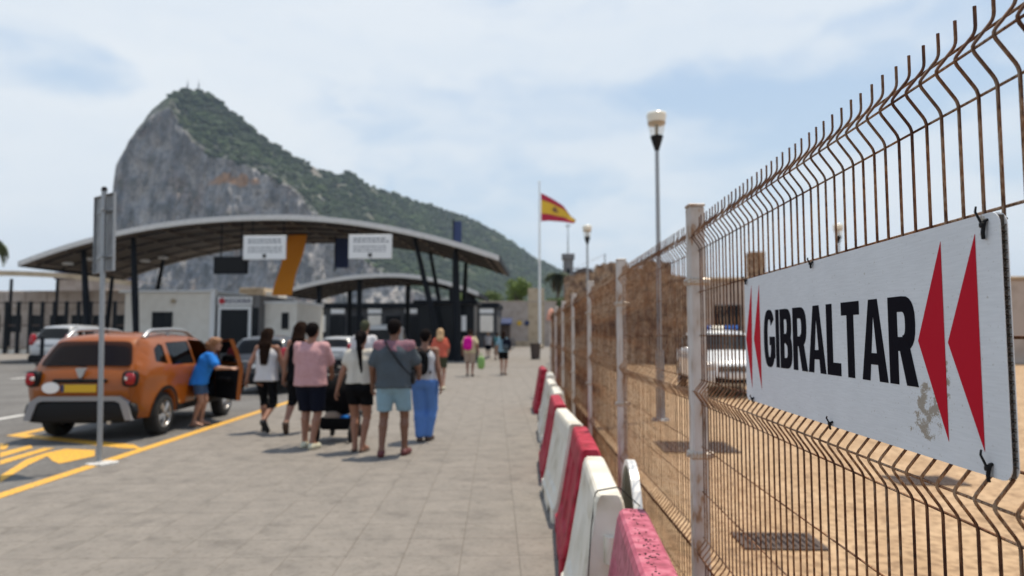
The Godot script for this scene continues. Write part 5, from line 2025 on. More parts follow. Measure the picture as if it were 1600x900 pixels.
func shared_car(c: Dictionary, called: String, label: String, at: Vector3, turn: float, paint: Material, rear_view: bool, sc: float) -> Node3D:
	var t = thing(called, label, "van" if c.roof > 2.0 else "car", at, turn, "cars in the road")
	t.scale = Vector3.ONE * sc
	car_base(c, t, paint)
	var tall: bool = c.roof > 2.0
	var zb: float = c.rear
	if tall:
		obj("rear_window", set_panel(c, Vector2(0.0, 1.25), Vector2(0.04, 1.95), 0.78, 0.74, 0.012), M.car_glass, t)
		obj("windscreen", set_panel(c, Vector2(4.30, 1.32), Vector2(3.65, 2.06), 0.80, 0.72, 0.012), M.car_glass, t)
	else:
		obj("rear_window", set_panel(c, Vector2(0.17, 1.09), Vector2(0.47, 1.46), 0.66, 0.56, 0.016), M.car_glass, t)
		obj("windscreen", set_panel(c, Vector2(3.24, 1.06), Vector2(2.58, 1.46), 0.68, 0.56, 0.012), M.car_glass, t)
	for side: float in [-1.0, 1.0]:
		obj("tail_light", Mb.new().blob(Vector3(side * (c.half - 0.17), c.belt + 0.08 if not tall else 0.95, zb - 0.10), Vector3(0.11, 0.20 if not tall else 0.28, 0.10), 3.0, 14, 9, Basis(Vector3.RIGHT, -0.25)), M.tail_red, t)
		obj("headlight", Mb.new().blob(Vector3(side * (c.half - 0.22), 0.72, zb - c.len + 0.10), Vector3(0.18, 0.09, 0.12), 3.0), M.lens_white, t)
		obj("mirror", Mb.new().blob(Vector3(side * (c.half + 0.08), c.belt + 0.06, zb - c.len * 0.665), Vector3(0.10, 0.075, 0.06), 3.0), paint, t)
	obj("bumper", Mb.new().box(Vector3(0, 0.44, zb - 0.0), Vector3(c.half * 1.78, 0.26, 0.16), 0.06), M.dark_plastic, t)
	plate(t, Vector3(0, 0.78, zb + 0.03), M.plate_white)
	obj("tailgate_trim", Mb.new().box(Vector3(0, c.belt - 0.10 if not tall else 1.1, zb + 0.02), Vector3(0.9, 0.05, 0.03), 0.01), M.skid_grey, t)
	return t


func patrol_car(c: Dictionary) -> void:
	var t = thing("patrol_car", "white patrol car with a blue light bar facing the camera behind the fence", "car", Vector3(4.85, 0.0, -20.5), PI - 0.06)
	t.scale = Vector3.ONE * 1.04
	car_base(c, t, M.white_car)
	obj("windscreen", set_panel(c, Vector2(3.24, 1.06), Vector2(2.58, 1.46), 0.68, 0.56, 0.014), M.car_glass, t)
	obj("rear_window", set_panel(c, Vector2(0.17, 1.09), Vector2(0.47, 1.46), 0.66, 0.56, 0.016), M.car_glass, t)
	var zf: float = c.rear - c.len
	for side: float in [-1.0, 1.0]:
		obj("headlight", Mb.new().blob(Vector3(side * 0.64, 0.74, zf + 0.12), Vector3(0.19, 0.10, 0.14), 3.0), M.lens_white, t)
		obj("mirror", Mb.new().blob(Vector3(side * 0.98, 1.06, c.rear - 2.92), Vector3(0.12, 0.085, 0.06), 3.0), M.white_car, t)
		obj("fog_light", Mb.new().blob(Vector3(side * 0.66, 0.42, zf + 0.03), Vector3(0.08, 0.05, 0.05), 2.5), M.lens_white, t)
	var g = obj("grille", Mb.new().box(Vector3(0, 0.66, zf + 0.015), Vector3(0.82, 0.17, 0.05), 0.02), M.black_plastic, t)
	for k in 3:
		obj("slat", Mb.new().box(Vector3(0, 0.61 + 0.05 * k, zf - 0.014), Vector3(0.78, 0.012, 0.012)), M.alloy, g)
	obj("lower_grille", Mb.new().box(Vector3(0, 0.42, zf + 0.02), Vector3(1.0, 0.16, 0.06), 0.02), M.black_plastic, t)
	plate(t, Vector3(0, 0.53, zf - 0.03), M.plate_white, Basis(Vector3.UP, PI))
	var b = obj("light_bar", Mb.new().box(Vector3(0, 1.655, c.rear - 1.9), Vector3(1.15, 0.10, 0.26), 0.04), M.lamp_white, t)
	for side: float in [-1.0, 1.0]:
		obj("blue_lens", Mb.new().box(Vector3(side * 0.36, 1.66, c.rear - 1.9), Vector3(0.42, 0.112, 0.275), 0.04), M.blue_lens, b)


func orange_car() -> void:
	flat("blue_lens", lin(0.02, 0.10, 0.35), 0.1)
	var c = {"len": 4.34, "half": 0.90, "rear": 0.83, "front": 3.50, "r": 0.345, "arch": 0.405, "sill": 0.30, "belt": 1.11, "roof": 1.64, "tumble": 0.19, "trim": true, "round": 0.15,
		"top": [[0.26, 0.34], [0.10, 0.42], [0.03, 0.60], [0.0, 0.82], [0.05, 1.00], [0.13, 1.12], [0.40, 1.52], [0.54, 1.59], [1.2, 1.64], [2.15, 1.62], [2.68, 1.54], [3.40, 1.10], [3.95, 1.04], [4.22, 0.94], [4.34, 0.70], [4.32, 0.45], [4.2, 0.30]],
		"windows": [[[0.56, 1.20], [0.92, 1.16], [0.92, 1.46], [0.80, 1.48], [0.62, 1.40]], [[1.06, 1.13], [1.92, 1.12], [1.92, 1.52], [1.06, 1.50]], [[2.00, 1.12], [3.10, 1.11], [2.62, 1.48], [2.00, 1.52]]]}
	var t = thing("orange_suv", "orange off-road car parked at the kerb with its front door open", "car", Vector3(-7.11, -0.10, -10.93), 0.088)
	var door = stroke_poly([[1.97, 0.42], [2.98, 0.42], [3.06, 0.70], [3.14, 1.09], [2.64, 1.52], [1.97, 1.55]])
	car_base(c, t, M.orange_car, [door])
	# front door, swung open about its front edge
	var h = Vector2(3.06, 0.0)
	var hinge = Node3D.new()
	hinge.name = "open_door"
	t.add_child(hinge)
	var hx = car_w(c, Vector2(3.05, 0.8)) - 0.01
	hinge.position = Vector3(hx, 0, -(h.x - c.rear))
	hinge.rotation.y = deg_to_rad(42)
	var shift = Transform3D(Basis.IDENTITY, -hinge.position)
	var win = stroke_poly(c.windows[2])
	obj("outer_skin", Mb.new().join(flank(c, [door], [win], 1.0), shift), M.orange_car, hinge)
	var belt_poly = stroke_poly([[1.97, 0.42], [2.98, 0.42], [3.06, 0.70], [3.12, 1.06], [1.97, 1.06]])
	obj("inner_panel", Mb.new().join(flank(c, [belt_poly], [], 1.0, -0.075), shift), M.dark_plastic, hinge)
	obj("window", Mb.new().join(flank(c, [win], [], 1.0, -0.015), shift), M.car_glass, hinge)
	var rim_ = Mb.new()
	for k in door.size():
		var a = door[k]
		var b = door[(k + 1) % door.size()]
		var n = 4
		for s in n:
			var p = a.lerp(b, float(s) / n)
			var q = a.lerp(b, float(s + 1) / n)
			var wp = car_w(c, p)
			var wq = car_w(c, q)
			var e = (b - a).normalized()
			rim_.quad(shift * Vector3(wp, p.y, -(p.x - c.rear)), shift * Vector3(wq, q.y, -(q.x - c.rear)), shift * Vector3(wq - 0.08, q.y, -(q.x - c.rear)), shift * Vector3(wp - 0.08, p.y, -(p.x - c.rear)), Vector3(0, -e.x, -e.y))
	obj("door_edge", rim_, M.orange_car, hinge)
	obj("armrest", Mb.new().join(Mb.new().box(Vector3(hx - 0.14, 0.80, -(2.4 - c.rear)), Vector3(0.10, 0.07, 0.5), 0.02), shift), M.dark_plastic, hinge)
	obj("handle", Mb.new().join(Mb.new().box(Vector3(hx + 0.02, 0.97, -(2.13 - c.rear)), Vector3(0.035, 0.03, 0.17), 0.012), shift), M.orange_car, hinge)
	obj("mirror", Mb.new().join(Mb.new().blob(Vector3(hx + 0.12, 1.16, -(2.92 - c.rear)), Vector3(0.11, 0.085, 0.07), 3.0), shift), M.black_plastic, hinge)
	# inside
	for side: float in [-1.0, 1.0]:
		var seat = Mb.new()
		seat.blob(Vector3(side * 0.38, 0.66, -(2.25 - c.rear)), Vector3(0.25, 0.12, 0.26), 3.5)
		seat.blob(Vector3(side * 0.38, 0.98, -(1.98 - c.rear)), Vector3(0.24, 0.34, 0.09), 3.0, 14, 9, Basis(Vector3.RIGHT, 0.18))
		seat.blob(Vector3(side * 0.38, 1.39, -(1.90 - c.rear)), Vector3(0.13, 0.09, 0.05), 3.0)
		obj("seat", seat, M.seat_cloth, t)
	obj("dashboard", Mb.new().blob(Vector3(0, 0.95, -(2.95 - c.rear)), Vector3(0.72, 0.16, 0.24), 3.0), M.dark_plastic, t)
	obj("cabin_floor", Mb.new().box(Vector3(0, 0.44, -(2.2 - c.rear)), Vector3(1.5, 0.06, 1.9), 0.02), M.seat_cloth, t)
	obj("rear_bench", Mb.new().blob(Vector3(0, 0.90, -(1.05 - c.rear)), Vector3(0.66, 0.42, 0.14), 4.0), M.seat_cloth, t)
	# tail
	obj("rear_window", set_panel(c, Vector2(0.135, 1.125), Vector2(0.385, 1.50), 0.70, 0.57, 0.022, 0.10), M.car_glass, t)
	obj("windscreen", set_panel(c, Vector2(3.34, 1.135), Vector2(2.70, 1.525), 0.68, 0.58, 0.014), M.car_glass, t)
	for side: float in [-1.0, 1.0]:
		var l = obj("tail_light", Mb.new().blob(Vector3(side * 0.715, 0.96, c.rear - 0.045), Vector3(0.11, 0.125, 0.085), 3.6), M.black_plastic, t)
		obj("red_lens", Mb.new().blob(Vector3(side * 0.735, 0.96, c.rear - 0.022), Vector3(0.080, 0.098, 0.085), 3.2), M.tail_red, l)
		obj("clear_lens", Mb.new().blob(Vector3(side * 0.695, 0.965, c.rear + 0.022), Vector3(0.032, 0.034, 0.045), 3.0), M.lens_white, l)
		obj("reflector", Mb.new().blob(Vector3(side * 0.70, 0.47, c.rear - 0.05), Vector3(0.09, 0.03, 0.04), 3.0), M.tail_red, t)
		var rail = Mb.new()
		rail.tube(ease_path([Vector3(side * 0.60, 1.58, -(0.62 - c.rear)), Vector3(side * 0.60, 1.70, -(0.80 - c.rear)), Vector3(side * 0.60, 1.725, -(1.6 - c.rear)), Vector3(side * 0.60, 1.70, -(2.15 - c.rear)), Vector3(side * 0.60, 1.56, -(2.55 - c.rear))], 0.12), 0.030, 8, true, 1.4)
		rail.box(Vector3(side * 0.60, 1.64, -(1.45 - c.rear)), Vector3(0.04, 0.12, 0.10), 0.01)
		obj("roof_rail", rail, M.alloy, t)
	obj("left_mirror", Mb.new().blob(Vector3(-1.0, 1.17, -(2.92 - c.rear)), Vector3(0.11, 0.085, 0.07), 3.0), M.black_plastic, t)
	for side: float in [-1.0, 1.0]:
		obj("headlight", Mb.new().blob(Vector3(side * 0.64, 0.86, c.rear - c.len + 0.13), Vector3(0.19, 0.10, 0.14), 3.0), M.lens_white, t)
	obj("grille", Mb.new().blob(Vector3(0, 0.84, c.rear - c.len + 0.02), Vector3(0.44, 0.09, 0.06), 4.0), M.black_plastic, t)
	obj("front_bumper", Mb.new().blob(Vector3(0, 0.47, c.rear - c.len + 0.06), Vector3(0.80, 0.15, 0.10), 5.0, 24, 9), M.black_plastic, t)
	# grey skid plate framing a black lower bumper
	obj("lower_bumper", Mb.new().blob(Vector3(0, 0.46, c.rear - 0.06), Vector3(0.83, 0.17, 0.10), 5.0, 24, 9), M.black_plastic, t)
	var skid = PackedVector2Array([Vector2(-0.80, 0.34), Vector2(-0.72, 0.62), Vector2(-0.60, 0.70), Vector2(0.60, 0.70), Vector2(0.72, 0.62), Vector2(0.80, 0.34), Vector2(0.70, 0.34), Vector2(0.61, 0.60), Vector2(0.54, 0.63), Vector2(-0.54, 0.63), Vector2(-0.61, 0.60), Vector2(-0.70, 0.34)])
	obj("skid_frame", Mb.new().prism(skid, c.rear - 0.05, c.rear + 0.055), M.skid_grey, t)
	obj("exhaust", Mb.new().tube([Vector3(0.45, 0.33, c.rear - 0.4), Vector3(0.45, 0.31, c.rear + 0.03)], 0.035, 10), M.alloy, t)
	obj("handle_strip", Mb.new().box(Vector3(0, 0.935, c.rear + 0.03), Vector3(0.80, 0.055, 0.05), 0.015), M.black_plastic, t)
	plate(t, Vector3(0.0, 0.82, c.rear + 0.052), M.plate_yellow)
	obj("badge", Mb.new().prism(PackedVector2Array([Vector2(-0.075, 0.065), Vector2(-0.06, 0.08), Vector2(0.06, 0.08), Vector2(0.075, 0.065), Vector2(0.03, -0.05), Vector2(0, -0.075), Vector2(-0.03, -0.05)]), 0.0, 0.05, Transform3D(Basis.IDENTITY, Vector3(0, 1.045, c.rear - 0.02))), M.alloy, t)
	obj("oval_sticker", Mb.new().lathe([Vector2(0, 0), Vector2(0.13, 0.0), Vector2(0.13, 0.012), Vector2(0, 0.012)], 20, Transform3D(Basis(Vector3.RIGHT, PI / 2).scaled(Vector3(1.0, 0.66, 1.0)), Vector3(-0.42, 0.83, c.rear + 0.034))), M.white_board, t)
	obj("wiper", Mb.new().tube([Vector3(0.02, 1.14, c.rear - 0.10), Vector3(-0.40, 1.19, c.rear - 0.14)], 0.010, 5), M.black_plastic, t)
	obj("aerial", Mb.new().tube([Vector3(0, 1.62, -(0.72 - c.rear)), Vector3(0, 1.86, -(0.58 - c.rear))], 0.006, 5), M.black_plastic, t)
	obj("side_sticker", Mb.new().box(Vector3(c.half - 0.035, 0.62, -(1.78 - c.rear)), Vector3(0.03, 0.12, 0.30), 0.01), M.plate_yellow, t)


# ---------------------------------------------------------------- people
# Each body is one distance field of tapered bones, meshed once; the head and the hands are finer fields made once and
# added to the same mesh. Figures face -z in their own space.
var head_mb: Mb
var hand_mb: Mb
var fist_mb: Mb


func make_head() -> Mb:
	var f := Field.new(Vector3(-0.11, -0.16, -0.14), Vector3(0.11, 0.15, 0.13), 0.0065)
	f.cap(Vector3(0, 0.035, 0.022), Vector3(0, 0.040, -0.022), 0.080, 0.074, 0.02)
	f.cap(Vector3(0, 0.0, -0.02), Vector3(0, -0.075, -0.050), 0.066, 0.040, 0.03)
	for s: float in [-1.0, 1.0]:
		f.cap(Vector3(s * 0.036, -0.018, -0.062), Vector3(s * 0.05, -0.02, -0.02), 0.026, 0.03, 0.02)
		f.cap(Vector3(s * 0.030, -0.075, -0.045), Vector3(s * 0.056, -0.045, 0.0), 0.018, 0.022, 0.02)
		f.cap(Vector3(s * 0.015, 0.036, -0.090), Vector3(s * 0.045, 0.034, -0.076), 0.010, 0.010, 0.02)
		f.cap(Vector3(s * 0.079, 0.018, 0.010), Vector3(s * 0.077, -0.022, 0.002), 0.014, 0.010, 0.008)
	f.cap(Vector3(0, 0.020, -0.094), Vector3(0, -0.020, -0.112), 0.009, 0.013, 0.012)
	f.cap(Vector3(-0.011, -0.022, -0.100), Vector3(0.011, -0.022, -0.100), 0.009, 0.009, 0.008)
	f.cap(Vector3(-0.018, -0.050, -0.090), Vector3(0.018, -0.050, -0.090), 0.008, 0.008, 0.008)
	f.cap(Vector3(-0.015, -0.062, -0.087), Vector3(0.015, -0.062, -0.087), 0.008, 0.008, 0.008)
	f.cap(Vector3(0, -0.088, -0.078), Vector3(0, -0.09, -0.07), 0.018, 0.018, 0.015)
	var mb := f.into(Mb.new())
	for k in mb.v.size():
		var p := mb.v[k]
		if p.z < -0.06 and absf(p.y + 0.056) < 0.013 and absf(p.x) < 0.024:
			mb.c[k] = Color(0.80, 0.52, 0.50)
		for s: float in [-1.0, 1.0]:
			if Vector2((p.x - s * 0.033) / 0.014, (p.y - 0.014) / 0.008).length() < 1.0 and p.z < -0.05:
				mb.c[k] = Color(0.22, 0.18, 0.15)
			if Vector2((p.x - s * 0.033) / 0.021, (p.y - 0.038) / 0.006).length() < 1.0 and p.z < -0.05:
				mb.c[k] = Color(0.35, 0.26, 0.2)
	return mb


func make_hand(curl: float) -> Mb:
	# right hand: wrist at the origin, fingers down, palm towards -x, thumb towards -z
	var f := Field.new(Vector3(-0.10, -0.22, -0.09), Vector3(0.05, 0.04, 0.07), 0.0045)
	f.cap(Vector3(0, 0.03, 0), Vector3(0, -0.01, 0), 0.026, 0.024, 0.01)
	for k in 4:
		var z := -0.030 + 0.020 * k
		f.cap(Vector3(0, -0.01, z * 0.5), Vector3(0, -0.088, z), 0.016, 0.012, 0.012)
	for k in 4:
		var z := -0.030 + 0.020 * k
		var ln: float = [0.072, 0.082, 0.076, 0.058][k]
		var p := Vector3(0, -0.090, z)
		var a := 0.12 + curl * 0.3
		var r := 0.0092
		for j in 3:
			var seg: float = ln * [0.44, 0.31, 0.25][j]
			var q := p + Vector3(-sin(a), -cos(a), 0) * seg
			f.cap(p, q, r, r * 0.90, 0.004)
			r *= 0.90
			p = q
			a += 0.18 + curl * 0.55
	f.cap(Vector3(-0.006, -0.022, -0.018), Vector3(-0.016, -0.062, -0.050), 0.015, 0.012, 0.008)
	f.cap(Vector3(-0.016, -0.062, -0.050), Vector3(-0.024 - 0.02 * curl, -0.092, -0.056 + 0.018 * curl), 0.0115, 0.0095, 0.004)
	return f.into(Mb.new())


func ik(a: Vector3, b: Vector3, la: float, lb: float, bend: Vector3) -> Vector3:
	# the middle joint of a two-bone limb
	var d := b - a
	var l := minf(d.length(), (la + lb) * 0.999)
	var x := (la * la - lb * lb + l * l) / (2.0 * l)
	var y := sqrt(maxf(la * la - x * x, 0.0))
	var dir := d.normalized()
	var side := (bend - dir * bend.dot(dir)).normalized()
	return a + dir * x + side * y


func person(s: Dictionary) -> Node3D:
	var hgt: float = s.h
	var k := hgt / 1.75
	var fem: bool = s.get("fem", false)
	var wd: float = s.get("wide", 1.0) * k
	var cell: float = s.get("cell", 0.018)
	var t := thing("person", s.label, "person", s.at, s.get("turn", 0.0), s.get("group", "people on the pavement"))
	var lean: float = s.get("lean", 0.03)
	var up := Vector3(0, cos(lean), -sin(lean))
	var hip: float = (0.93 - s.get("dip", 0.012)) * k
	var pel := Vector3(0, hip, 0)
	var waist := pel + up * 0.15 * k
	var chest := pel + up * 0.37 * k
	var neck := pel + up * 0.53 * k
	var head := neck + (up + Vector3(0, 0.6, -0.25)).normalized() * 0.165 * k
	var sh := 0.172 * wd * (0.90 if fem else 1.0)
	var hw := 0.088 * wd * (1.08 if fem else 1.0)
	var J := {}
	for e in [["l", -1.0], ["r", 1.0]]:
		var sd: float = e[1]
		J["sh" + e[0]] = neck + up * -0.055 * k + Vector3(sd * sh, 0, 0)
		J["hip" + e[0]] = pel + Vector3(sd * hw, -0.02 * k, 0)
		var st: Array = s.get("leg_" + e[0], [0.0, 0.0])
		var ank := Vector3(sd * hw * st[2] if st.size() > 2 else sd * hw * 0.95, (0.085 + st[1]) * k, -st[0] * k)
		J["ank" + e[0]] = ank
		J["knee" + e[0]] = ik(J["hip" + e[0]], ank, 0.425 * k, 0.415 * k, Vector3(sd * 0.12, 0, -1))
		var pitch: float = s.get("heel_" + e[0], 0.0)
		J["toe" + e[0]] = ank + Vector3(sd * 0.035, -0.055 - 0.13 * pitch, -0.155 * cos(pitch)) * k
		J["heel" + e[0]] = ank + Vector3(0, -0.05 + 0.03 * pitch, 0.035) * k
		var hd: Array = s.get("hand_" + e[0], [0.06, -0.55, 0.02])
		var wr: Vector3 = J["sh" + e[0]] + Vector3(sd * hd[0], hd[1], -hd[2]) * k
		J["el" + e[0]] = ik(J["sh" + e[0]], wr, 0.285 * k, 0.255 * k, Vector3(sd * 0.35, -0.1, 1.0) if hd.size() < 4 else Vector3(sd * 0.6, -1.0, 0.3))
		var reach: Vector3 = wr - J["el" + e[0]]
		J["wr" + e[0]] = J["el" + e[0]] + reach.normalized() * 0.25 * k
	# the skin
	var lo := Vector3.ONE * 9.0
	var hi := -lo
	for j in J.values():
		lo = lo.min(j)
		hi = hi.max(j)
	lo = lo.min(head) - Vector3.ONE * 0.17
	hi = hi.max(head) + Vector3.ONE * 0.17
	lo.y = minf(lo.y, -0.03)
	var f := Field.new(lo, hi, cell)
	var torso_r := 0.098 * wd
	var inner := 0.086 * wd
	for sd: float in [-1.0, 1.0]:
		var e := "l" if sd < 0 else "r"
		f.cap(J["hip" + e], J["knee" + e], (0.090 if fem else 0.084) * wd, 0.056 * k, 0.03)
		var calf: Vector3 = J["knee" + e].lerp(J["ank" + e], 0.28) + Vector3(0, 0, 0.018)
		f.cap(J["knee" + e], calf, 0.053 * k, 0.056 * k, 0.02)
		f.cap(calf, J["ank" + e], 0.055 * k, 0.036 * k, 0.02)
		f.cap(J["ank" + e], J["toe" + e], 0.040 * k, 0.030 * k, 0.02)
		f.cap(J["heel" + e], J["toe" + e], 0.034 * k, 0.026 * k, 0.02)
		f.cap(J["sh" + e], J["el" + e], 0.050 * wd, 0.039 * wd, 0.03)
		f.cap(J["el" + e], J["wr" + e], 0.040 * wd, 0.026 * k, 0.02)
		f.cap(chest + Vector3(sd * 0.075 * wd, 0, 0), waist + Vector3(sd * 0.060 * wd, 0, 0), inner, inner * (0.84 if fem else 0.98), 0.04)
		f.cap(pel + Vector3(sd * 0.07 * wd, 0.0, 0.018), waist + Vector3(sd * 0.05 * wd, 0, 0), 0.098 * wd, 0.080 * wd, 0.04)
	f.cap(J.shl, J.shr, 0.050 * wd, 0.050 * wd, 0.04)
	f.cap(neck - up * 0.04, head - (head - neck) * 0.3, 0.062 * k, 0.052 * k, 0.04)
	var skin := f.into(Mb.new())
	var hb := Basis.from_euler(Vector3(s.get("nod", 0.0), s.get("look", 0.0), 0)).scaled(Vector3.ONE * (0.97 if fem else 1.0) * k)
	skin.join(head_mb, Transform3D(hb, head))
	for e in [["l", -1.0], ["r", 1.0]]:
		var fw: Vector3 = (J["wr" + e[0]] - J["el" + e[0]]).normalized()
		var yy := -fw
		var zz := Vector3(0, 0.25, 1)
		zz = (zz - yy * zz.dot(yy)).normalized()
		var bs := Basis(yy.cross(zz), yy, zz)
		if e[1] < 0.0:
			bs = bs * Basis.from_scale(Vector3(-1, 1, 1))
		skin.join(fist_mb if s.get("grip_" + e[0], false) else hand_mb, Transform3D(bs.scaled_local(Vector3.ONE * k * (0.93 if fem else 1.0)), J["wr" + e[0]]))
	var sm := flat("skin_%d" % t.get_index(), s.get("skin", lin(0.30, 0.15, 0.095)), 0.55)
	sm.vertex_color_use_as_albedo = true
	sm.subsurf_scatter_enabled = true
	sm.subsurf_scatter_strength = 0.05
	obj("body", skin, sm, t)
	var wr_noise := noise(9.0, 3, 5 + t.get_index())
	# top
	var top: Dictionary = s.top
	var loose: float = top.get("loose", 0.022)
	var hem: float = top.get("hem", 0.80) * hgt / 1.75
	var g := Field.new(Vector3(lo.x, hem - 0.06, lo.z), Vector3(hi.x, neck.y + 0.10, hi.z), cell)
	for sd: float in [-1.0, 1.0]:
		var e := "l" if sd < 0 else "r"
		g.cap(chest + Vector3(sd * 0.075 * wd, 0.0, 0), waist + Vector3(sd * 0.062 * wd, 0, 0), torso_r + loose, torso_r * (0.88 if fem else 1.0) + loose, 0.05)
		g.cap(waist + Vector3(sd * 0.058 * wd, 0, 0), Vector3(sd * 0.075 * wd, hem - 0.03, 0.01), torso_r * (0.90 if fem else 1.0) + loose, 0.112 * wd + loose, 0.05)
		if top.kind == "tee":
			var el: Vector3 = J["sh" + e].lerp(J["el" + e], top.get("sleeve", 0.62))
			g.cap(J["sh" + e] - Vector3(sd * 0.02, 0, 0), el, 0.062 * wd + loose * 0.4, 0.058 * wd + loose * 0.5, 0.035)
		else:
			g.cap(chest + Vector3(sd * 0.07 * wd, 0.0, 0), neck + Vector3(sd * 0.085 * wd, -0.045 * k, 0), torso_r + loose * 0.6, 0.040 * wd, 0.03)
	if top.kind == "tee":
		g.cap(J.shl.lerp(J.shr, 0.06), J.shl.lerp(J.shr, 0.94), 0.066 * wd, 0.066 * wd, 0.04)
		g.cut(Vector3(0, 1, -0.15).normalized(), Vector3(0, 1, -0.15).normalized().dot(neck + Vector3(0, 0.022, 0.02)))
	g.cut(Vector3(0, -1, 0), -hem)
	g.ripple(wr_noise, 0.012, Vector3(1, 0.55, 1))
	obj(top.get("name", "shirt"), g.into(Mb.new()), top.mat, t)
	if top.has("yoke"):
		# printed band across the shoulders
		var y := Field.new(Vector3(lo.x, neck.y - 0.17, lo.z), Vector3(hi.x, neck.y + 0.10, hi.z), cell)
		y.cap(J.shl.lerp(J.shr, 0.04), J.shl.lerp(J.shr, 0.96), 0.078 * wd, 0.078 * wd, 0.04)
		for sd: float in [-1.0, 1.0]:
			y.cap(J["sh" + ("l" if sd < 0 else "r")], chest + Vector3(sd * 0.08 * wd, 0, 0), 0.068 * wd, torso_r + loose + 0.008, 0.04)
		y.cut(Vector3(0, -1, 0), -(neck.y - 0.125 * k))
		y.cut(Vector3(0, 1, -0.15).normalized(), Vector3(0, 1, -0.15).normalized().dot(neck + Vector3(0, 0.020, 0.02)))
		y.ripple(wr_noise, 0.012, Vector3(1, 0.55, 1))
		obj("shoulder_print", y.into(Mb.new()), top.yoke, t)
	# legs
	var bot: Dictionary = s.bottom
	var bl: float = bot.get("loose", 0.03)
	var cut: float = bot.hem * hgt / 1.75
	var q := Field.new(Vector3(lo.x, maxf(cut - 0.10, lo.y), lo.z), Vector3(hi.x, waist.y + 0.06, hi.z), cell)
	for sd: float in [-1.0, 1.0]:
		var e := "l" if sd < 0 else "r"
		q.cap(pel + Vector3(sd * 0.07 * wd, 0.0, 0.018), waist + Vector3(sd * 0.05 * wd, -0.03, 0), 0.112 * wd + bl * 0.3, 0.096 * wd + bl * 0.2, 0.05)
		q.cap(J["hip" + e], J["knee" + e], 0.090 * wd + bl * 0.7, 0.060 * k + bl, 0.025)
		if cut < 0.5 * k:
			var calf: Vector3 = J["knee" + e].lerp(J["ank" + e], 0.3) + Vector3(0, 0, 0.012)
			q.cap(J["knee" + e], calf, 0.060 * k + bl, 0.058 * k + bl * 0.9, 0.02)
			q.cap(calf, J["ank" + e].lerp(J["knee" + e], 0.05), 0.058 * k + bl * 0.9, 0.038 * k + bl, 0.02)
	if bot.get("skirt", false):
		q.cap(pel, Vector3(0, cut - 0.02, 0), 0.12 * wd, 0.15 * wd, 0.06)
	if cut > 0.45 * k:
		q.cut(Vector3(0, -1, 0), -cut)
	else:
		q.cut(Vector3(0, -1, 0), -minf(cut, 9.0) if not bot.get("free", false) else 9.0)
	q.cut(Vector3(0, 1, 0), hem + 0.05)
	q.ripple(wr_noise, 0.010, Vector3(1, 0.6, 1))
	obj(bot.get("name", "shorts"), q.into(Mb.new()), bot.mat, t)
	# shoes
	for sd: float in [-1.0, 1.0]:
		var e := "l" if sd < 0 else "r"
		var sf := Field.new(J["ank" + e] - Vector3.ONE * 0.27, J["ank" + e] + Vector3(0.2, 0.12, 0.2), maxf(cell * 0.7, 0.012))
		sf.cap(J["heel" + e], J["toe" + e], 0.046 * k, 0.042 * k, 0.02)
		sf.cap(J["ank" + e] - Vector3(0, 0.02, 0), J["heel" + e].lerp(J["toe" + e], 0.5), 0.046 * k, 0.044 * k, 0.02)
		if s.get("heel_" + e, 0.0) < 0.2:
			sf.cut(Vector3(0, -1, 0), 0.0 + s.get("ground", 0.0))
		sf.cut(Vector3(0, 1, 0), J["ank" + e].y + s.get("shoe_high", 0.005))
		obj("shoe", sf.into(Mb.new()), s.shoes, t)
	hair(t, s, head, hb, k, cell)
	return t


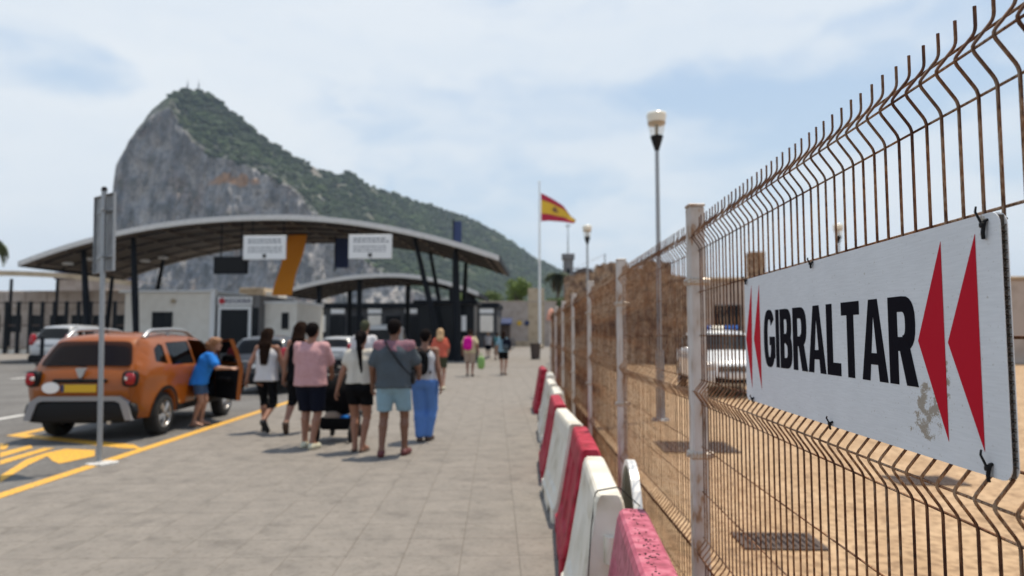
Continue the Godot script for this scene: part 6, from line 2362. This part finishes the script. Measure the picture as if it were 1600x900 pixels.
func hair(t: Node3D, s: Dictionary, head: Vector3, hb: Basis, k: float, cell: float) -> void:
	var style: String = s.hair[0]
	var f := Field.new(Vector3(-0.22, -0.55, -0.20), Vector3(0.22, 0.22, 0.28), 0.011 if cell < 0.025 else 0.016)
	var puff := 0.010
	if style == "curly":
		puff = 0.050
	elif style == "long":
		puff = 0.016
	f.cap(Vector3(0, 0.040, 0.026), Vector3(0, 0.045, -0.022), 0.080 + puff, 0.074 + puff, 0.02)
	f.cap(Vector3(0, 0.0, 0.045), Vector3(0, -0.045, 0.045), 0.062 + puff, 0.050 + puff * 0.6, 0.03)
	# hairline: forehead high, nape low
	var nn := Vector3(0, -1.0, -0.85).normalized()
	f.cut(nn, nn.dot(Vector3(0, 0.062, -0.092)))
	match style:
		"long":
			for x: float in [-0.060, -0.02, 0.02, 0.060]:
				f.cap(Vector3(x, 0.02, 0.075), Vector3(x * 1.1, -0.16, 0.145), 0.045, 0.042, 0.03)
				f.cap(Vector3(x * 1.1, -0.16, 0.145), Vector3(x * 0.7, -0.16 - s.hair[2], 0.185), 0.040, 0.020, 0.03)
		"tail":
			f.cap(Vector3(0, 0.035, 0.10), Vector3(0, 0.03, 0.135), 0.040, 0.034, 0.02)
			f.cap(Vector3(0, 0.03, 0.135), Vector3(0.015, -0.14, 0.165), 0.034, 0.040, 0.02)
			f.cap(Vector3(0.015, -0.14, 0.165), Vector3(0.055, -0.14 - s.hair[2], 0.155), 0.040, 0.018, 0.02)
		"curly":
			for j in 44:
				var a := j * 2.4
				var v := -0.17 + 0.29 * j / 44.0
				var r := 0.122 * sqrt(maxf(0.1, 1.0 - pow((v - 0.03) / 0.2, 2.0)))
				var p := Vector3(cos(a) * r, v, 0.035 + absf(sin(a)) * r * 0.95 - (0.05 if v > 0.06 else 0.0))
				f.cap(p, p + Vector3(0, -0.02, 0), 0.040, 0.034, 0.005)
		"bun":
			f.cap(Vector3(0, 0.08, 0.10), Vector3(0, 0.085, 0.11), 0.045, 0.045, 0.02)
	f.ripple(noise(16.0 if style == "curly" else 26.0, 2, 4), 0.012 if style == "curly" else 0.008, Vector3(1, 0.25 if style != "curly" else 1.0, 1))
	var o := obj("hair", Mb.new().join(f.into(Mb.new()), Transform3D(hb, head)), s.hair[1], t)
	if s.has("cap"):
		o.name = "hat"
		o.material_override = s.cap


func backpack(at: Vector3, turn: float, size: Vector3, m: Material, trim: Material, label: String) -> void:
	var t := thing("backpack", label, "backpack", at, turn, "backpacks worn by walkers")
	obj("pack", Mb.new().blob(Vector3(0, 0, 0), size / 2, 3.2, 18, 11), m, t)
	obj("front_pocket", Mb.new().blob(Vector3(0, -size.y * 0.20, size.z * 0.42), Vector3(size.x * 0.36, size.y * 0.22, size.z * 0.25), 3.0), trim, t)
	obj("top_handle", Mb.new().tube(ease_path([Vector3(-0.05, size.y * 0.46, -0.02), Vector3(-0.04, size.y * 0.56, -0.02), Vector3(0.04, size.y * 0.56, -0.02), Vector3(0.05, size.y * 0.46, -0.02)], 0.03), 0.010, 6), trim, t)
	for s: float in [-1.0, 1.0]:
		obj("strap", Mb.new().tube(ease_path([Vector3(s * 0.10, size.y * 0.40, -size.z * 0.40), Vector3(s * 0.13, size.y * 0.56, -size.z * 0.5 - 0.10), Vector3(s * 0.14, size.y * 0.30, -size.z * 0.5 - 0.235), Vector3(s * 0.16, -size.y * 0.2, -size.z * 0.5 - 0.20), Vector3(s * 0.15, -size.y * 0.40, -size.z * 0.4)], 0.07), 0.022, 6, true, 0.45), trim, t)
	obj("zip", Mb.new().tube(ease_path([Vector3(-size.x * 0.42, -size.y * 0.1, size.z * 0.36), Vector3(-size.x * 0.36, size.y * 0.36, size.z * 0.34), Vector3(size.x * 0.36, size.y * 0.36, size.z * 0.34), Vector3(size.x * 0.42, -size.y * 0.1, size.z * 0.36)], 0.08), 0.006, 5), trim, t)


func cloth(key: String, c: Color, rough := 0.85) -> StandardMaterial3D:
	var m := noisy(key, [[0.3, Color(c.r * 0.93, c.g * 0.93, c.b * 0.93)], [0.7, c]], 0.03, 3.0, rough, 0.0, 3)
	m.metallic_specular = 0.2
	return m


func build_people() -> void:
	head_mb = make_head()
	hand_mb = make_hand(0.45)
	fist_mb = make_hand(1.9)
	var white := cloth("cloth_white", lin(0.62, 0.61, 0.62))
	var cream := cloth("cloth_cream", lin(0.58, 0.54, 0.47))
	var black := cloth("cloth_black", lin(0.006, 0.006, 0.007))
	var navy := cloth("cloth_navy", lin(0.008, 0.010, 0.020))
	var pink := noisy("cloth_pink", [[0.40, lin(0.34, 0.155, 0.165)], [0.52, lin(0.60, 0.36, 0.36)], [0.62, lin(0.63, 0.40, 0.39)], [0.72, lin(0.40, 0.20, 0.21)]], 0.05, 2.6, 0.85, 0.0, 41)
	var slate := cloth("cloth_slate", lin(0.082, 0.098, 0.112))
	var slate_red := noisy("cloth_slate_red", [[0.46, lin(0.12, 0.125, 0.15)], [0.54, lin(0.34, 0.10, 0.13)]], 0.05, 3.4, 0.85, 0.0, 42)
	var pale_blue := cloth("cloth_pale_blue", lin(0.24, 0.37, 0.45))
	var denim := cloth("cloth_denim", lin(0.115, 0.24, 0.56))
	var blue := cloth("cloth_blue", lin(0.030, 0.20, 0.62))
	var jean := cloth("cloth_jean", lin(0.055, 0.10, 0.19))
	var coral := cloth("cloth_coral", lin(0.58, 0.13, 0.085))
	var olive := cloth("cloth_olive", lin(0.06, 0.065, 0.04))
	var beige := cloth("cloth_beige", lin(0.40, 0.31, 0.25))
	var straw := cloth("cloth_straw", lin(0.56, 0.48, 0.30))
	var teal := cloth("cloth_teal", lin(0.10, 0.26, 0.28))
	var magenta := cloth("cloth_magenta", lin(0.62, 0.012, 0.28))
	var brown_hair := flat("hair_brown", lin(0.016, 0.008, 0.005), 0.8)
	var black_hair := flat("hair_black", lin(0.007, 0.005, 0.005), 0.8)
	for dm in [brown_hair, black_hair]:
		dm.metallic_specular = 0.15
	var ginger := flat("hair_ginger", lin(0.20, 0.085, 0.030), 0.6)
	var blond := flat("hair_blond", lin(0.40, 0.25, 0.12), 0.6)
	var trainers := flat("shoe_white", lin(0.50, 0.48, 0.36), 0.6)
	var shoe_black := flat("shoe_black", lin(0.014, 0.013, 0.013), 0.6)
	var shoe_red := flat("shoe_red", lin(0.11, 0.022, 0.022), 0.6)
	var shoe_brown := flat("shoe_brown", lin(0.07, 0.04, 0.025), 0.6)
	var tan := lin(0.255, 0.115, 0.068)
	var fair := lin(0.36, 0.19, 0.125)
	var dark := lin(0.17, 0.075, 0.042)

	person({"h": 1.74, "at": Vector3(-1.93, 0, -8.66), "turn": 0.05, "wide": 1.12, "skin": dark, "leg_l": [-0.05, 0.0, 1.35], "leg_r": [0.10, 0.0, 1.35], "hand_l": [0.10, -0.50, 0.10], "hand_r": [0.10, -0.38, 0.28], "grip_r": true, "nod": -0.12, "look": -0.2,
		"top": {"kind": "tee", "mat": slate, "hem": 0.86, "loose": 0.030, "yoke": slate_red, "sleeve": 0.72}, "bottom": {"mat": pale_blue, "hem": 0.56, "loose": 0.030}, "shoes": shoe_red, "hair": ["short", black_hair], "label": "man in slate blue shirt and pale blue shorts with a strap across his back"})
	var bag := thing("crossbody_bag", "black crossbody bag strapped over the slate blue shirt", "bag", Vector3(-1.93, 0, -8.66), 0.05)
	obj("strap", Mb.new().tube(ease_path([Vector3(-0.09, 1.46, -0.02), Vector3(-0.10, 1.45, 0.075), Vector3(-0.02, 1.33, 0.150), Vector3(0.10, 1.17, 0.150), Vector3(0.20, 1.04, 0.08), Vector3(0.22, 1.00, -0.06), Vector3(0.10, 1.12, -0.16), Vector3(-0.06, 1.38, -0.14), Vector3(-0.09, 1.46, -0.02)], 0.05), 0.020, 6, true, 0.4), M.black_plastic, bag)
	obj("pouch", Mb.new().blob(Vector3(0.22, 0.98, -0.10), Vector3(0.045, 0.09, 0.12), 3.5), M.black_plastic, bag)
	person({"h": 1.60, "at": Vector3(-2.45, 0, -8.98), "turn": 0.0, "fem": true, "wide": 1.08, "skin": tan, "leg_l": [0.02, 0.0, 0.62], "leg_r": [-0.03, 0.0, 0.55], "hand_l": [0.16, -0.54, -0.04], "hand_r": [0.06, -0.50, 0.12],
		"top": {"kind": "tee", "mat": cream, "hem": 0.97, "loose": 0.016, "sleeve": 0.42}, "bottom": {"mat": black, "hem": 0.66, "loose": 0.014}, "shoes": shoe_brown, "shoe_high": -0.05, "hair": ["tail", black_hair, 0.36], "label": "woman in cream T-shirt and black shorts with a long dark ponytail"})
	person({"h": 1.71, "at": Vector3(-3.18, 0, -9.18), "turn": 0.0, "wide": 1.10, "skin": tan, "leg_l": [0.08, 0.0], "leg_r": [-0.06, 0.0, 0.6], "hand_l": [0.0, -0.40, 0.34, 1], "hand_r": [0.0, -0.40, 0.34, 1], "grip_l": true, "grip_r": true,
		"top": {"kind": "tee", "mat": pink, "hem": 0.86, "loose": 0.034, "sleeve": 0.80}, "bottom": {"mat": navy, "hem": 0.50, "loose": 0.034}, "shoes": trainers, "hair": ["short", black_hair], "label": "man in mottled pink T-shirt and navy shorts pushing the pushchair"})
	person({"h": 1.66, "at": Vector3(-4.42, 0, -10.70), "turn": 0.02, "fem": true, "skin": tan, "leg_l": [0.10, 0.0, 0.5], "leg_r": [-0.30, 0.14, 0.9], "heel_r": 0.9, "dip": 0.02, "hand_l": [0.14, -0.50, -0.10], "hand_r": [0.18, -0.52, 0.06],
		"top": {"kind": "tank", "mat": white, "hem": 0.84, "loose": 0.018, "name": "vest"}, "bottom": {"mat": black, "hem": 0.40, "loose": 0.004, "name": "leggings"}, "shoes": shoe_black, "shoe_high": 0.05, "hair": ["long", brown_hair, 0.32], "label": "woman in white vest and black cropped leggings with long brown hair"})
	person({"h": 1.76, "at": Vector3(-3.86, 0, -10.62), "turn": 0.0, "fem": true, "skin": tan, "leg_l": [-0.28, 0.12, 0.9], "leg_r": [0.16, 0.0, 0.8], "heel_l": 0.9, "dip": 0.02, "hand_l": [0.06, -0.52, -0.10], "hand_r": [0.05, -0.52, 0.05],
		"top": {"kind": "tank", "mat": black, "hem": 0.80, "loose": 0.020, "name": "vest"}, "bottom": {"mat": black, "hem": 0.42, "loose": 0.006, "name": "leggings"}, "shoes": shoe_brown, "hair": ["long", brown_hair, 0.14], "label": "woman all in black half hidden behind the man in pink"})
	person({"h": 1.63, "at": Vector3(-1.75, 0, -9.90), "turn": -0.05, "fem": true, "wide": 1.05, "skin": lin(0.22, 0.10, 0.058), "leg_l": [-0.04, 0.0, 0.55], "leg_r": [0.05, 0.0, 0.45], "hand_l": [0.04, -0.50, 0.10], "hand_r": [0.10, -0.53, -0.06],
		"top": {"kind": "tank", "mat": white, "hem": 0.90, "loose": 0.012, "name": "vest"}, "bottom": {"mat": denim, "hem": 0.06, "loose": 0.036, "name": "trousers"}, "shoes": shoe_brown, "hair": ["short", black_hair], "label": "person in white vest and blue trousers wearing a black backpack"})
	backpack(Vector3(-1.80, 1.13, -9.70), -0.05, Vector3(0.27, 0.36, 0.16), black, M.dark_plastic, "small black backpack worn over a white vest and blue trousers")
	person({"h": 1.82, "at": Vector3(-3.47, 0, -13.0), "turn": 0.0, "skin": fair, "cell": 0.022, "leg_l": [0.12, 0.0], "leg_r": [-0.14, 0.03],
		"top": {"kind": "tee", "mat": white, "hem": 0.86, "loose": 0.03}, "bottom": {"mat": navy, "hem": 0.52, "loose": 0.03}, "shoes": shoe_black, "hair": ["short", brown_hair], "cap": olive, "label": "man in white shirt and dark cap seen over the cream T-shirt's shoulder"})
	person({"h": 1.72, "at": Vector3(-2.93, 0, -19.0), "turn": 0.1, "fem": true, "skin": fair, "cell": 0.024, "leg_l": [0.12, 0.0], "leg_r": [-0.12, 0.02], "hand_l": [0.08, -0.50, 0.06], "hand_r": [0.05, -0.40, 0.26],
		"top": {"kind": "tee", "mat": coral, "hem": 0.92, "loose": 0.028}, "bottom": {"mat": olive, "hem": 0.62, "loose": 0.03}, "shoes": trainers, "hair": ["long", blond, 0.06], "label": "fair haired woman in coral top and dark olive shorts"})
	person({"h": 1.74, "at": Vector3(-2.78, 0, -25.2), "turn": 0.0, "skin": tan, "cell": 0.026, "wide": 1.1, "leg_l": [0.06, 0.0], "leg_r": [-0.06, 0.0], "hand_l": [0.10, -0.50, 0.05], "hand_r": [0.14, -0.50, -0.05], "grip_r": true,
		"top": {"kind": "tee", "mat": straw, "hem": 0.86, "loose": 0.03}, "bottom": {"mat": beige, "hem": 0.50, "loose": 0.04}, "shoes": shoe_black, "hair": ["short", brown_hair], "label": "person in straw shirt and beige shorts wearing a bright pink backpack"})
	backpack(Vector3(-2.84, 1.20, -25.0), 0.0, Vector3(0.34, 0.48, 0.20), magenta, magenta, "bright pink backpack far along the pavement")
	var gb := thing("carrier_bag", "pale green carrier bag hanging from the pink backpack wearer's hand", "bag", Vector3(-2.36, 0.40, -25.15))
	obj("sack", Mb.new().blob(Vector3(0, 0.10, 0), Vector3(0.14, 0.24, 0.08), 3.0), flat("bag_green", lin(0.20, 0.36, 0.09), 0.5), gb)
	obj("handle", Mb.new().tube(ease_path([Vector3(-0.06, 0.30, 0), Vector3(-0.04, 0.44, 0), Vector3(0.04, 0.44, 0), Vector3(0.06, 0.30, 0)], 0.04), 0.012, 6), M.bag_green, gb)
	person({"h": 1.70, "at": Vector3(-1.60, 0, -26.1), "turn": -0.15, "fem": true, "skin": fair, "cell": 0.026, "leg_l": [0.02, 0.0, 0.7], "leg_r": [-0.04, 0.0, 0.7], "hand_l": [0.14, -0.48, 0.10], "hand_r": [0.06, -0.42, 0.22],
		"top": {"kind": "tee", "mat": pale_blue, "hem": 0.90, "loose": 0.028}, "bottom": {"mat": black, "hem": 0.62, "loose": 0.02}, "shoes": shoe_brown, "hair": ["long", brown_hair, 0.04], "label": "woman in pale blue shirt and black shorts wearing a navy backpack"})
	backpack(Vector3(-1.45, 1.16, -25.88), -0.45, Vector3(0.34, 0.46, 0.22), navy, slate, "navy backpack on the woman in black shorts far along the pavement")
	person({"h": 1.72, "at": Vector3(-3.85, 0, -46.0), "turn": 0.0, "skin": fair, "cell": 0.03, "leg_l": [0.12, 0.0], "leg_r": [-0.12, 0.02],
		"top": {"kind": "tee", "mat": white, "hem": 0.86}, "bottom": {"mat": navy, "hem": 0.50}, "shoes": shoe_black, "hair": ["short", blond], "label": "distant walker in white top and dark shorts near the kiosk"})
	person({"h": 1.68, "at": Vector3(-2.95, 0, -42.0), "turn": 0.2, "fem": true, "skin": tan, "cell": 0.03, "leg_l": [0.10, 0.0], "leg_r": [-0.10, 0.02],
		"top": {"kind": "tee", "mat": teal, "hem": 0.86}, "bottom": {"mat": beige, "hem": 0.30, "name": "trousers"}, "shoes": shoe_black, "hair": ["short", brown_hair], "label": "distant walker in teal top just left of the navy backpack"})
	# the woman leaning on the open car door
	person({"h": 1.62, "at": Vector3(-6.20, -0.10, -12.02), "turn": -1.22, "fem": true, "wide": 1.12, "skin": fair, "lean": 0.42, "leg_l": [0.05, 0.0, 0.7], "leg_r": [-0.06, 0.0, 0.6], "dip": 0.01, "hand_l": [0.02, -0.26, 0.36, 1], "hand_r": [0.05, -0.24, 0.40, 1], "grip_l": true, "nod": 0.05,
		"top": {"kind": "tee", "mat": blue, "hem": 0.80, "loose": 0.040, "sleeve": 0.70}, "bottom": {"mat": jean, "hem": 0.62, "loose": 0.02}, "shoes": shoe_brown, "shoe_high": -0.05, "hair": ["curly", ginger], "label": "curly haired woman in bright blue T-shirt leaning on the orange car's open door", "group": "people by the cars"})
	pushchair()


func pushchair() -> void:
	var t := thing("pushchair", "black pushchair with a loaded basket in front of the man in pink", "pushchair", Vector3(-3.02, 0, -9.95), 0.0)
	for s: float in [-1.0, 1.0]:
		var fr := Mb.new()
		fr.tube(ease_path([Vector3(s * 0.23, 0.12, 0.22), Vector3(s * 0.23, 0.55, 0.12), Vector3(s * 0.22, 0.92, 0.36), Vector3(s * 0.21, 1.00, 0.44)], 0.06), 0.014, 8)
		fr.tube(ease_path([Vector3(s * 0.23, 0.55, 0.12), Vector3(s * 0.23, 0.30, -0.30), Vector3(s * 0.20, 0.12, -0.40)], 0.05), 0.014, 8)
		obj("frame_side", fr, M.black_plastic, t)
		for z: float in [0.22, -0.40]:
			var r := 0.12 if z > 0 else 0.085
			var w := Mb.new().lathe([Vector2(r * 0.7, -0.02), Vector2(r, -0.016), Vector2(r, 0.016), Vector2(r * 0.7, 0.02)], 18, Transform3D(Basis(Vector3(0, 0, 1), PI / 2), Vector3(s * (0.25 if z > 0 else 0.21), r, z)))
			var wo := obj("wheel", w, M.tyre, t)
			obj("hub", Mb.new().lathe([Vector2(r * 0.68, -0.012), Vector2(r * 0.6, 0.012), Vector2(0, 0.016)], 14, Transform3D(Basis(Vector3(0, 0, 1), PI / 2), Vector3(s * (0.25 if z > 0 else 0.21), r, z))), M.dark_plastic, wo)
	obj("handlebar", Mb.new().tube([Vector3(-0.21, 1.0, 0.44), Vector3(0.21, 1.0, 0.44)], 0.017, 8), M.black_plastic, t)
	obj("seat", Mb.new().blob(Vector3(0, 0.62, -0.02), Vector3(0.21, 0.26, 0.09), 3.5, 16, 9, Basis(Vector3.RIGHT, -0.3)).blob(Vector3(0, 0.42, -0.16), Vector3(0.20, 0.06, 0.18), 3.5), M.cloth_black, t)
	var hood := []
	for a in 9:
		var row := []
		var an := lerpf(-0.3, 2.1, a / 8.0)
		for b in 11:
			var x := lerpf(-0.24, 0.24, b / 10.0)
			var dome := sqrt(maxf(0.0, 1.0 - pow(x / 0.27, 2.0)))
			row.append(Vector3(x, 0.66 + 0.30 * sin(an) * (0.6 + 0.4 * dome), 0.06 + 0.30 * cos(an) * (0.7 + 0.3 * dome)))
		hood.append(row)
	obj("hood", Mb.new().grid(hood, Vector3(0, 1, 0.5)), M.cloth_black, t)
	obj("basket", Mb.new().box(Vector3(0, 0.20, 0.0), Vector3(0.40, 0.06, 0.42), 0.02).box(Vector3(0, 0.27, 0.21), Vector3(0.40, 0.14, 0.02), 0.005).box(Vector3(-0.20, 0.27, 0.0), Vector3(0.02, 0.14, 0.42), 0.005).box(Vector3(0.20, 0.27, 0.0), Vector3(0.02, 0.14, 0.42), 0.005), M.cloth_black, t)
	var bundle := thing("shopping_bundle", "pale bundles of shopping in the pushchair's basket", "bundle", Vector3(-3.02, 0.24, -9.95))
	obj("bundle", Mb.new().blob(Vector3(-0.06, 0.10, 0.06), Vector3(0.12, 0.09, 0.13), 2.6).blob(Vector3(0.02, 0.13, -0.05), Vector3(0.10, 0.08, 0.10), 2.4), M.cloth_beige, bundle)
	obj("blue_packet", Mb.new().box(Vector3(0.12, 0.08, 0.08), Vector3(0.10, 0.10, 0.16), 0.02), M.cloth_blue, bundle)
